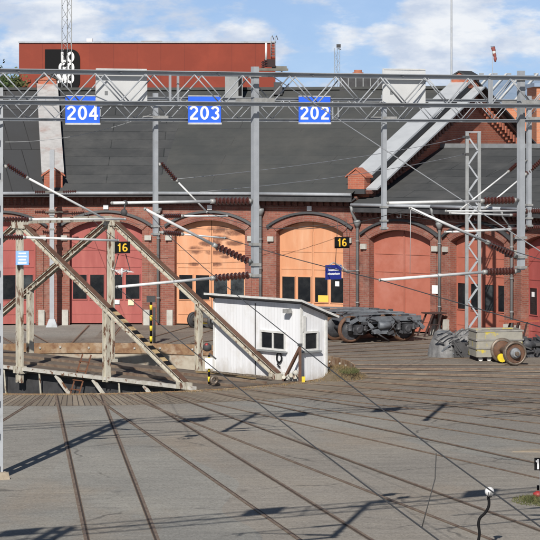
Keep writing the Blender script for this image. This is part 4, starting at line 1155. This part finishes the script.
m = MB(); m.box(P(0, 0, 1.0), (2 * w - .1, 2 * d - .1, .1), bx); m.box(P(.1, -.1, 1.1), (1.2, .5, .12), bx + by * .1); m.build('contents', 'tarp', sb)
for x in (-.68, -.35, .5, .68):
    m = MB(); m.lathe(P(x, -.5 if x != .5 else .5, .085) - bx * .03, by, [(0, .085), (.05, .085)], 14); m.build('castor', 'offwhite', sb)
# machine behind the wheelset
q = G(529, 357)
mm = thing('scrap_machine', 'black machine part standing behind the wheelset at the right edge', 'machine part', q)
m = MB(); m.lathe(q + V((-.3, .1, .5)), V((1, -.15, 0)), [(0, .12), (.03, .24), (.42, .24), (.45, .14), (.9, .14)], 14); m.box(q + V((.1, .15, .14)), (1.0, .6, .28), V((1, .2, 0))); m.box(q + V((.42, .2, .5)), (.4, .4, .5), V((1, .3, 0))); m.box(q + V((-.22, .25, .42)), (.3, .4, .7)); m.build('casing', 'machine', mm)
m = MB()
for k in range(12): 
    a_ = q + V((random.uniform(-.4, .5), -.25, random.uniform(.1, .75))); m.beam(a_, a_ + V((random.uniform(-.3, .3), random.uniform(-.1, .1), random.uniform(-.2, .25))), .05, .05)
m.box(q + V((.5, -.1, .5)), (.5, .1, .12)); m.build('fittings', 'shadow_steel', mm)
# trestles
def trestle(q, lab, lean, topm, l=.8, h=1.0):
    t = thing('steel_trestle', lab, 'trestle', q)
    ux = V((.9, .43, 0)); uy = V((-.43, .9, 0)); P = lambda x, y, z: q + ux * x + uy * y + Z * z
    MB().box(P(.15, 0, h), (l * 1.15, .7, .05), ux).build('top', topm, t)
    for y in (-.3, .3):
        m = MB(); m.beam(P(-.5, y, 0), P(-.05, y, h), .06, .06); m.build('leg', 'dark_frame', t)
        m = MB(); m.beam(P(.05, y, 0), P(.35, y, h), .06, .06); m.build('leg', 'dark_frame', t)
    m = MB(); m.beam(P(-.28, -.3, .5), P(.2, -.3, .5), .04, .04); m.build('brace', 'dark_frame', t)
trestle(G(431, 336), 'dark leaning steel trestle against the brick pier left of the lattice mast', 1, 'dark_frame', .75, .98)
q = G(516, 347); q.z = 0
trestle(q, 'orange topped trestle against the red door behind the scrap bin', 1, 'trestle_orange', 1.3, 1.05)

# posts
def stripepost(q, lab, h, r, n, name='striped_post'):
    t = thing(name, lab, 'post', q)
    MB().tube(q, q + Z * h, r, n=10).build('shaft', 'black', t)
    m = MB()
    for k in range(n): m.lathe(q + Z * (h * (k + .25) / n), Z, [(0, r + .006), (h / n * .5, r + .006)], 10)
    m.build('stripes', 'yellow', t)
    return t
q = pol(-.5, 10.9); q = G(151, 344); 
sp = stripepost(q, 'yellow and black striped post with dark box on the far pit rim', 1.72, .055, 4)
MB().box(q + Z * 1.85, (.36, .2, .26)).build('lamp_box', 'shadow_steel', sp)
MB().tube(q + V((.13, .1, .0)), q + V((.13, .1, 1.5)), .05, n=8).build('conduit', 'shadow_steel', sp)
q = V((-2.2, 89.2, 0)); q = atd(209, 388, 89.3); q.z = .05
sp = stripepost(q, 'striped post with white box and red lamp at the bridge foot left of the cabin', 1.0, .04, 3)
MB().box(q + Z * .72 + V((.0, -.06, 0)), (.26, .16, .36)).build('white_box', 'white', sp)
m = MB(); m.lathe(q + V((-.06, 0, 1.12)), Z, [(0, .06), (.06, .15), (.2, .15), (.28, .06)], 12); m.build('lamp_housing', 'shadow_steel', sp)
m = MB(); m.ball(q + V((-.08, -.06, 1.33)), .075); m.build('red_lamp', 'red', sp)
m = MB(); m.beam(q + V((0, 0, 1.05)), q + V((.25, 0, .85)), .05, .05); m.build('bracket', 'shadow_steel', sp)
c = q + V((.16, -.35, .17))
rl = tag(MB().lathe(c, V((.35, -.94, 0)), [(0, .07), (0, .15), (.12, .15), (.12, .07), (0, .07)], 18, caps=False).build('steel_ring', 'wheel_steel', loc=c), 'short piece of steel pipe lying end on at the foot of the white box', 'pipe')
c = c + V((.1, .2, -.1))
pd = thing('plank_pile', 'tan timber offcuts lying on the deck edge left of the cabin', 'timber', bp(7.2, 1.9, 0))
for k in range(6):
    m = MB(); a_ = bp(5.6 + .6 * k * .8, 1.55 + .12 * (k % 3), .06 + .05 * (k % 2)); m.beam(a_, a_ + U * random.uniform(1.2, 2.2) + PP * random.uniform(-.3, .3), .14, .05); m.build('plank', 'rim_planks' if k % 2 else 'straw', pd)
# iron post with prop in front of the cabin corner
q = bp(10.55, 2.1, 0)
ip = thing('propped_post', 'rusty iron post with slanting prop in front of the cabin corner', 'post', q)
MB().beam(q, q + Z * 1.28, .1, .1).build('shaft', 'rust_brown', ip)
MB().beam(q + Z * 1.2, q - U * .75 - PP * .1, .09, .09, PP).build('prop', 'rust_brown', ip)
MB().box(q + Z * 1.3, (.17, .17, .08)).build('cap', 'shadow_steel', ip)
MB().box(q + V((.12, -.05, .1)), (.12, .12, .2)).build('yellow_stub', 'yellow', ip)
q = bp(10.1, 2.15, 0)
jk = thing('valve_cluster', 'pale cluster of rusty valves at the foot of the cabin corner', 'valve', q)
m = MB()
for k in range(7): m.ball(q + V((random.uniform(-.3, .15), random.uniform(-.1, .1), random.uniform(.05, .32))), random.uniform(.06, .12), jit=.15)
m.build('valve_body', 'stone_pale', jk)
m = MB()
for k in range(4): m.lathe(q + V((-.25 + .14 * k, -.08, .12 + .06 * (k % 2))), V((random.uniform(-.5, .5), -1, .3)), [(0, .04), (.12, .04), (.12, .07), (.15, .07)], 10)
m.build('handwheel', 'cream', jk)

# dry grass at the pit rim right of the cabin
gs = MB(); bs_ = MB()
def mound(c, rx, ry, h, mb):
    n, k = 18, 6
    for j in range(k):
        for i in range(n):
            def pt(i, j):
                a = 2 * math.pi * i / n; t = j / k
                w = 1 + .18 * math.sin(3 * a + 1) + .1 * math.sin(5 * a)
                return c + V((rx * (1 - t) * w * math.cos(a), ry * (1 - t) * w * math.sin(a), h * (1 - (1 - t) ** 2)))
            mb.face([pt(i, j), pt(i + 1, j), pt(i + 1, j + 1), pt(i, j + 1)], None, True)
cg = V((2.45, 92.4, -.02))
mo_ = MB(); mound(cg, .85, 1.6, .36, mo_)
dg = MB()
for k in range(2600):
    a = random.uniform(0, 6.283); r = random.random() ** .5 * 1.12
    p = cg + V((.9 * r * math.cos(a), 1.65 * r * math.sin(a), .36 * max(0, 1 - r * r)))
    h = random.uniform(.05, .17); d = V((random.uniform(-.7, .7), random.uniform(-.7, .7), 1)).normalized(); s = V((random.uniform(-1, 1), random.uniform(-1, 1), 0)).normalized() * .008
    dg.face([p - s, p + s, p + d * h])
o = dg.build('dry_grass', 'straw', loc=cg); tag(o, 'dry straw coloured grass growing on the pit rim', 'grass', kind='stuff')
o2 = mo_.build('earth_mound', 'soil', loc=cg); tag(o2, kind='structure')
wd = MB()
for k in range(700):
    a = random.uniform(0, 6.283); r = random.random() ** .5
    p = cg + V((.3 + .4 * r * math.cos(a), -.5 + .8 * r * math.sin(a), .25))
    h = random.uniform(.06, .2); d = V((random.uniform(-.7, .7), random.uniform(-.7, .7), 1)).normalized(); s = V((random.uniform(-1, 1), random.uniform(-1, 1), 0)).normalized() * .012
    wd.face([p - s, p + s, p + d * h])
tag(wd.build('green_weeds', 'weed', loc=cg), 'green weeds among the dry grass right of the cabin', 'weeds', kind='stuff')

# scattered weeds and litter over the rim planking
wd = MB()
for k in range(1500):
    a = random.uniform(-60, 75); r = RIM + .02 + abs(random.gauss(0, .25))
    p = polar(a, r, 0); h = random.uniform(.03, .12); d = V((random.uniform(-.8, .8), random.uniform(-.8, .8), 1)).normalized(); s = V((1, 0, 0)) * .008
    wd.face([p - s, p + s, p + d * h])
tag(wd.build('rim_grass', 'straw', loc=TC), 'sparse dry grass along the near edge of the pit', 'grass', kind='stuff')

# ------------------------------------------------------------------ foreground right
q = G(479, 549)
cl = thing('cable_lamp', 'round pale lamp head on a wavy black cable stem at lower right', 'lamp', q)
pts = [(479, 549), (478.5, 541), (479.5, 533), (478.5, 524), (480, 518), (485, 513), (488.5, 507), (489, 501), (488, 497)]
P3 = [atd(x, y, q.y) for x, y in pts]; Q3 = []
for k in range(len(P3) - 1):
    a_, b_, c_, d_ = P3[max(k - 1, 0)], P3[k], P3[k + 1], P3[min(k + 2, len(P3) - 1)]
    for t in (0, .25, .5, .75): Q3.append(.5 * ((2 * b_) + (c_ - a_) * t + (2 * a_ - 5 * b_ + 4 * c_ - d_) * t * t + (3 * b_ - 3 * c_ + d_ - a_) * t ** 3))
Q3.append(P3[-1])
m = MB(); m.path(Q3, .030, 8); m.build('stem', 'black', cl)
hc = atd(489.5, 491.5, q.y)
m = MB(); m.ball(hc, .10, (1, 1, 1), 14, 9); m.build('head', 'tube_white', cl)
m = MB()
for k in range(3): m.box(hc + V((-.03 + .035 * k, -.095, -.045)), (.016, .03, .09))
m.build('grille', 'shadow_steel', cl)
MB().lathe(hc - Z * .12, Z, [(0, .045), (.06, .06)], 12).build('collar', 'black', cl)

q = G(541, 503)
ns = thing('track_marker', 'black plate with white characters on a short post at the right edge', 'sign', q)
pc = atd(541.0, 464, q.y)
MB().box(pc + V((0, .0, 0)), (.31, .03, .29)).build('plate', 'black', ns)
text('character', '10', 'white', .24, pc + V((.0, -.016, 0)), V((1, 0, 0)), Z, ns, .004, .08)
MB().tube(q, pc + V((0, .03, -.12)), .03).build('stem', 'galv_dull', ns)
q2 = G(538, 498)
fl = thing('red_marker', 'low red cap on a black stub standing in weeds at the right edge', 'marker', q2)
m = MB(); m.lathe(q2, Z, [(0, .06), (.06, .13), (.12, .12), (.17, .03)], 14); m.build('cap', 'red', fl)
MB().tube(q2 + Z * .19, q2 + Z * .3, .03).build('stub', 'black', fl)
wm = MB()
for k in range(1100):
    a = random.uniform(0, 6.283); r = random.random() ** .7
    p = G(533, 501) + V((.5 * r * math.cos(a), .9 * r * math.sin(a), 0)); h = random.uniform(.05, .2) * (1.2 - r); d = V((random.uniform(-.8, .8), random.uniform(-.8, .8), 1)).normalized(); s = V((random.uniform(-1, 1), random.uniform(-1, 1), 0)).normalized() * .012
    wm.face([p - s, p + s, p + d * h])
tag(wm.build('weed_patch', 'weed', loc=G(533, 501)), 'low green weeds round the red marker at the right edge', 'weeds', kind='stuff')
q = G(538, 451)
m = MB(); m.hexa([q + V((-.75, -.25, 0)), q + V((.9, -.35, 0)), q + V((.9, .5, 0)), q + V((-.1, .4, 0)), q + V((-.7, -.23, .018)), q + V((.9, -.32, .02)), q + V((.9, .47, .02)), q + V((-.1, .37, .018))])
tag(m.build('concrete_slab', 'slab_worn', loc=q), 'tan concrete slab lying flush in the yard at the right edge', 'slab')

# cable in the yard: loose dark hose by the lamp
# ------------------------------------------------------------------ background
# red clad hall with black sign panel
LD = 220.0
hall = thing('red_hall', 'large rust red clad hall behind the roundhouse, black lettered panel on its wall', 'hall', (atd(147, 135, LD).x, LD, 0))
x0, x1 = atd(19, 0, LD).x, atd(275.5, 0, LD).x; zt = atd(0, 43, LD).z
m = MB()
m.quad(V((x0, LD, 0)), V((x1, LD, 0)), V((x1, LD, zt)), V((x0, LD, zt)), [(0, 0), (x1 - x0, 0), (x1 - x0, zt), (0, zt)])
m.quad(V((x1, LD, 0)), V((x1, LD + 25, 0)), V((x1, LD + 25, zt)), V((x1, LD, zt)), [(0, 0), (25, 0), (25, zt), (0, zt)])
m.quad(V((x0, LD + 25, 0)), V((x0, LD, 0)), V((x0, LD, zt)), V((x0, LD + 25, zt)), [(0, 0), (25, 0), (25, zt), (0, zt)])
m.quad(V((x0, LD, zt - .05)), V((x1, LD, zt - .05)), V((x1, LD + 25, zt - .05)), V((x0, LD + 25, zt - .05)))
m.quad(V((x1, LD + 25, 0)), V((x0, LD + 25, 0)), V((x0, LD + 25, zt)), V((x1, LD + 25, zt)), [(0, 0), (22, 0), (22, zt), (0, zt)])
hw = m.build('cladding', 'cladding_red', hall)
m = MB(); m.beam(V((x0 - .05, LD - .03, zt + .06)), V((x1 + .05, LD - .03, zt + .06)), .16, .14); m.build('parapet_cap', 'galv', hall)
sx0, sx1 = atd(45, 0, LD).x, atd(80, 0, LD).x; sz0, sz1 = atd(0, 90, LD).z, atd(0, 49.3, LD).z
m = MB(); rr = .75; prof = [(sx0, sz1 - .0), (sx0, sz0 + .4)]
pts = [(sx0, sz1)] + [(sx0, sz0 + 1.2), (sx0 + 1.0, sz0 + .0)] + [(sx1 - rr, sz0)] + [(sx1 - rr + rr * math.sin(t * math.pi / 12), sz0 + rr - rr * math.cos(t * math.pi / 12)) for t in range(1, 7)]
pts += [(sx1 - rr + rr * math.cos(t * math.pi / 12), sz1 - rr + rr * math.sin(t * math.pi / 12)) for t in range(0, 7)]
m.face([V((x, LD - .12, z)) for x, z in pts]); m.face([V((x, LD - .02, z)) for x, z in pts][::-1])
for i in range(len(pts)):
    a_, b_ = pts[i], pts[(i + 1) % len(pts)]; m.quad(V((a_[0], LD - .12, a_[1])), V((a_[0], LD - .02, a_[1])), V((b_[0], LD - .02, b_[1])), V((b_[0], LD - .12, b_[1])))
sp_ = m.build('sign_panel', 'black', hall)
for body, x, y in (('LO', 68.0, 57.0), ('GO', 66.8, 67.6), ('MO', 65.8, 78.2)):
    text('letter', body, 'white', .84, V((atd(x, 0, LD).x, LD - .12, atd(0, y, LD).z)), V((1, 0, 0)), Z, hall, .03, .06, .235)
m = MB()
for x in (271.0, 275.0):
    p = atd(x, 45, LD - .3); m.path([V((p.x, LD - .3, zt - 1.2)), V((p.x, LD - .3, zt + .45)), V((p.x + .12, LD + .1, zt + .62)), V((p.x + .24, LD + .4, zt + .3))], .035, 6)
for k in range(6): m.beam(V((atd(271, 0, LD).x, LD - .3, zt - 1.1 + .25 * k)), V((atd(275, 0, LD).x, LD - .3, zt - 1.1 + .25 * k)), .03, .03)
m.build('roof_ladder', 'galv', hall)
m = MB(); p = atd(88, 42, LD); m.box(V((p.x, LD + 2, zt + .2)), (.5, .5, .5)); m.build('roof_vent', 'white', hall)
m = MB(); p = atd(150, 42, LD); m.box(V((p.x, LD + 3, zt + .12)), (1.8, 1, .3)); m.build('roof_hatch', 'galv_dull', hall)

# lattice radio mast behind the roundhouse roof
def lattice_tower(name, lab, px, d, w, h, per, m1='galv_dull', lamp=False):
    x = atd(px, 0, d).x; b = V((x, d, 0)); t = thing(name, lab, 'mast', b)
    m = MB(); C3 = [V((-w / 2, -w * .3, 0)), V((w / 2, -w * .3, 0)), V((0, w * .5, 0))]
    for c in C3: m.tube(b + c, b + c + Z * h, w * .05, n=6)
    m.build('legs', m1, t)
    m = MB(); n = int(h / per)
    for i in range(n):
        for j in range(3):
            a_, b_ = C3[j], C3[(j + 1) % 3]
            if i % 2: a_, b_ = b_, a_
            m.tube(b + a_ + Z * per * i, b + b_ + Z * per * (i + 1), w * .022, n=5)
    m.build('bracing', m1, t)
    return t, b
lattice_tower('radio_mast', 'slim triangular lattice radio mast rising out of the picture before the black panel', 67, 140, .52, 24, .62)
t, b = lattice_tower('floodlight_mast', 'short distant lattice mast with a floodlight at its top', 337.2, 190, .38, atd(0, 48, 190).z, .42)
m = MB(); z = atd(0, 46, 190).z; m.box(b + V((.1, -.1, z)), (.3, .25, .25)); m.beam(b + V((.05, 0, z - .2)), b + V((.28, -.05, z - .25)), .06, .06); m.build('floodlight', 'shadow_steel', t)
x = atd(451.5, 0, 150).x
fp = thing('flagpole', 'tall thin bare flagpole behind the gable apex', 'flagpole', (x, 150, 0))
MB().tube(V((x, 150, 0)), V((x, 150, 20)), .07, .045, n=8).build('shaft', 'galv', fp)
# windsock
d = 240; x = atd(492.5, 0, d).x; zt_ = atd(0, 47, d).z
wk = thing('windsock', 'limp red and white windsock on a thin pole above the glazed roof', 'windsock', (x, d, 0))
MB().tube(V((x, d, 0)), V((x, d, zt_)), .045, .03, n=6).build('pole', 'galv', wk)
top = V((x + .02, d - .1, zt_))
sk = MB().lathe(top, V((.28, 0, -1)), [(0, .19), (.12, .20), (.26, .17), (.34, .19), (.40, .16)], 12, caps=False).build('sock', 'sock_red', wk)
MB().lathe(top + V((.10, 0, -.36)), V((.1, 0, -1)), [(0, .16), (.12, .18), (.26, .14)], 12, caps=False).build('sock_band', 'offwhite', sk)
MB().lathe(top + V((.12, 0, -.60)), V((.3, 0, -1)), [(0, .15), (.15, .17), (.32, .13)], 12, caps=False).build('sock_band', 'sock_red', sk)
MB().lathe(top + V((.21, 0, -.90)), V((.05, 0, -1)), [(0, .13), (.2, .15), (.5, .07)], 12).build('sock_band', 'sock_red', sk)
MB().lathe(top + V((0, 0, .02)), Z, [(0, .20), (.03, .20)], 12, caps=False).build('hoop', 'shadow_steel', wk)

# brick building with glazed roof at upper right
d = 165.0
gb = thing('glazed_building', 'orange brick building with ribbed glass roof beyond the gable', 'building', (atd(545, 0, d).x, d, 0))
xa, xb, xc = atd(472, 0, d).x, atd(640, 0, d).x, atd(527, 0, d).x
za, zb2, zc = atd(0, 106, d).z, atd(0, 73, d).z, atd(0, 88.5, d).z
m = MB()
m.quad(V((xa, d, 0)), V((xb, d, 0)), V((xb, d, za)), V((xa, d, za)), [(0, 0), (xb - xa, 0), (xb - xa, za), (0, za)])
m.quad(V((xa, d + 14, 0)), V((xa, d, 0)), V((xa, d, za)), V((xa, d + 14, za)), [(0, 0), (14, 0), (14, za), (0, za)])
m.quad(V((xb, d, 0)), V((xb, d + 14, 0)), V((xb, d + 14, za)), V((xb, d, za)), [(0, 0), (14, 0), (14, za), (0, za)])
m.build('wall', 'brick_far', gb)
m = MB(); m.quad(V((xa, d, za)), V((xb, d, za)), V((xb, d + 6, zb2)), V((xa, d + 6, zb2)))
m.quad(V((xa, d + 6, zb2)), V((xb, d + 6, zb2)), V((xb, d + 14, za)), V((xa, d + 14, za)))
gr = m.build('glass_roof', 'skylight', gb)
m = MB(); k = 0; xx = xa - .6
while xx < xb - 1.2:
    m.beam(V((xx, d - .03, za + .05)), V((xx + 2.3, d + 5.95, zb2 + .08)), .13, .08); xx += 1.02
m.build('glazing_bars', 'offwhite', gr)
xx = xa + .2
while xx < xb - 1:
    MB().box(V((xx, d + 6.1, zb2 + .08)), (.3, .2, .10)).build('ridge_vent', 'galv_dull', gr); xx += .9
m = MB(); m.box(V((xc + 4, d - 3, zc / 2)), (8, 5.9, zc)); tw = m.build('tower_wall', 'brick_far', gb)
MB().box(V((xc + 4, d - 3, zc + .12)), (8.3, 6.2, .24)).build('tower_cap', 'skylight', tw)

# trees at left behind the roof
def tree(x, d, h, cr, lab, leafm):
    b = V((x, d, 0)); t = thing('leafy_tree', lab, 'tree', b, 'trees beyond the roof at left')
    m = MB(); m.path([b, b + V((.1, 0, h * .35)), b + V((-.1, .1, h * .75))], [.28, .2, .08], 8)
    for k in range(7):
        a = random.uniform(0, 6.283); z = h * random.uniform(.35, .65)
        m.path([b + Z * z, b + V((math.cos(a) * cr * .6, math.sin(a) * cr * .6, z + cr * .5))], [.1, .04], 6)
    m.build('trunk', 'bark', t)
    m = MB()
    cl = []
    for k in range(34):
        a = random.uniform(0, 6.283); rr = cr * random.random() ** .5; zz = h * .42 + (h * .55) * random.random()
        lim = 1 - abs((zz - h * .66) / (h * .42)) ** 2
        cl.append((b + V((math.cos(a) * rr * max(.25, lim), math.sin(a) * rr * max(.25, lim), zz)), random.uniform(.5, 1.0)))
    for c, r in cl:
        for j in range(170):
            p = c + V((random.gauss(0, .5), random.gauss(0, .5), random.gauss(0, .42))) * r
            s = random.uniform(.08, .17); a1 = V((random.uniform(-1, 1), random.uniform(-1, 1), random.uniform(-1, 1))).normalized(); a2 = a1.orthogonal().normalized()
            m.face([p - a1 * s, p + a2 * s * .6, p + a1 * s, p - a2 * s * .6])
    m.build('crown', leafm, t)
tree(atd(3, 0, 175).x, 175, atd(0, 70, 175).z, 2.1, 'dark green tree at the far left beyond the roof ridge', 'leaf_a')
tree(atd(14, 0, 190).x, 190, atd(0, 77, 190).z, 1.7, 'yellower green tree beside the red hall corner', 'leaf_b')
tree(atd(-22, 0, 180).x, 180, 13.4, 2.2, 'tall green tree just left of the picture beyond the roof', 'leaf_a')

# ------------------------------------------------------------------ sky and light
SUN_EL = 35.3
to_sun = V((-.188 * math.cos(R(SUN_EL)), -.982 * math.cos(R(SUN_EL)), math.sin(R(SUN_EL)))).normalized()
w = bpy.data.worlds.new('World'); scn.world = w; w.use_nodes = True
nt = w.node_tree; bg = nt.nodes['Background']; L = nt.links
sky = nn(nt, 'ShaderNodeTexSky'); sky.sky_type = 'NISHITA'; sky.sun_disc = False
sky.sun_elevation = R(SUN_EL); sky.sun_rotation = math.atan2(to_sun.x, to_sun.y); sky.air_density = 1.0; sky.dust_density = .6; sky.ozone_density = 1.5
tc = nn(nt, 'ShaderNodeTexCoord')
# look a little higher in the dome so that the strip above the roofs is blue and not horizon white
mp = nn(nt, 'ShaderNodeMapping'); mp.inputs['Location'].default_value = (0, 0, .10)
L.new(tc.outputs['Generated'], mp.inputs['Vector']); L.new(mp.outputs['Vector'], sky.inputs['Vector'])
def cl_noise(sc, st, det):
    m = nn(nt, 'ShaderNodeMapping'); m.inputs['Scale'].default_value = st; m.inputs['Location'].default_value = (3.1, .4, 1.7)
    n = nn(nt, 'ShaderNodeTexNoise', Scale=sc, Detail=det, Roughness=.58); L.new(tc.outputs['Generated'], m.inputs['Vector']); L.new(m.outputs['Vector'], n.inputs['Vector']); return n.outputs['Fac']
r1 = nn(nt, 'ShaderNodeMapRange', interpolation_type='SMOOTHSTEP'); r1.inputs['From Min'].default_value = .445; r1.inputs['From Max'].default_value = .545; r1.inputs['To Min'].default_value = .12; r1.inputs['To Max'].default_value = .97
L.new(cl_noise(15, (1, 1, 2.5), 12.0), r1.inputs['Value'])
r2 = nn(nt, 'ShaderNodeMapRange'); r2.inputs['From Min'].default_value = .42; r2.inputs['From Max'].default_value = .62
L.new(cl_noise(34, (1, 1, 2.4), 6.0), r2.inputs['Value'])
cc = nn(nt, 'ShaderNodeMix', data_type='RGBA'); cc.inputs['A'].default_value = (9.6, 10.9, 13.2, 1); cc.inputs['B'].default_value = (14.6, 15.0, 15.6, 1)
L.new(r2.outputs['Result'], cc.inputs['Factor'])
sxz = nn(nt, 'ShaderNodeSeparateXYZ'); L.new(tc.outputs['Generated'], sxz.inputs[0])
low = nn(nt, 'ShaderNodeMapRange', interpolation_type='SMOOTHSTEP'); low.inputs['From Min'].default_value = .20; low.inputs['From Max'].default_value = .07; L.new(sxz.outputs[2], low.inputs['Value'])   # the cloud bank lies low, overhead is clear
cm_ = nn(nt, 'ShaderNodeMath', operation='MULTIPLY'); L.new(r1.outputs['Result'], cm_.inputs[0]); L.new(low.outputs['Result'], cm_.inputs[1])
mx = nn(nt, 'ShaderNodeMix', data_type='RGBA'); L.new(cm_.outputs[0], mx.inputs['Factor']); bl_ = nn(nt, 'ShaderNodeMix', data_type='RGBA', blend_type='MULTIPLY'); bl_.inputs['B'].default_value = (1.40, 1.50, 1.82, 1)
L.new(low.outputs['Result'], bl_.inputs['Factor']); L.new(sky.outputs['Color'], bl_.inputs['A']); L.new(bl_.outputs['Result'], mx.inputs['A']); L.new(cc.outputs['Result'], mx.inputs['B'])
L.new(mx.outputs['Result'], bg.inputs['Color']); bg.inputs['Strength'].default_value = .056
sl = bpy.data.lights.new('sun', 'SUN'); sl.energy = 5.0; sl.angle = R(.53); sl.color = (1.0, .95, .88)
so = bpy.data.objects.new('sun', sl); COL.objects.link(so); so.rotation_euler = (-to_sun).to_track_quat('-Z', 'Y').to_euler(); so.location = (-20, -60, 60)

cam = bpy.data.cameras.new('camera'); cam.lens = 36 * FP / 540; cam.sensor_width = 36; cam.shift_y = -.25; cam.clip_start = .5; cam.clip_end = 6000
co = bpy.data.objects.new('camera', cam); COL.objects.link(co); co.location = (0, 0, HC); co.rotation_euler = (R(90), 0, 0)
scn.camera = co
vs = scn.view_settings; vs.view_transform = 'Standard'; vs.look = 'None'; vs.gamma = 1; vs.exposure = .12; vs.use_curve_mapping = False
scn.render.engine = 'CYCLES'; scn.cycles.max_bounces = 6
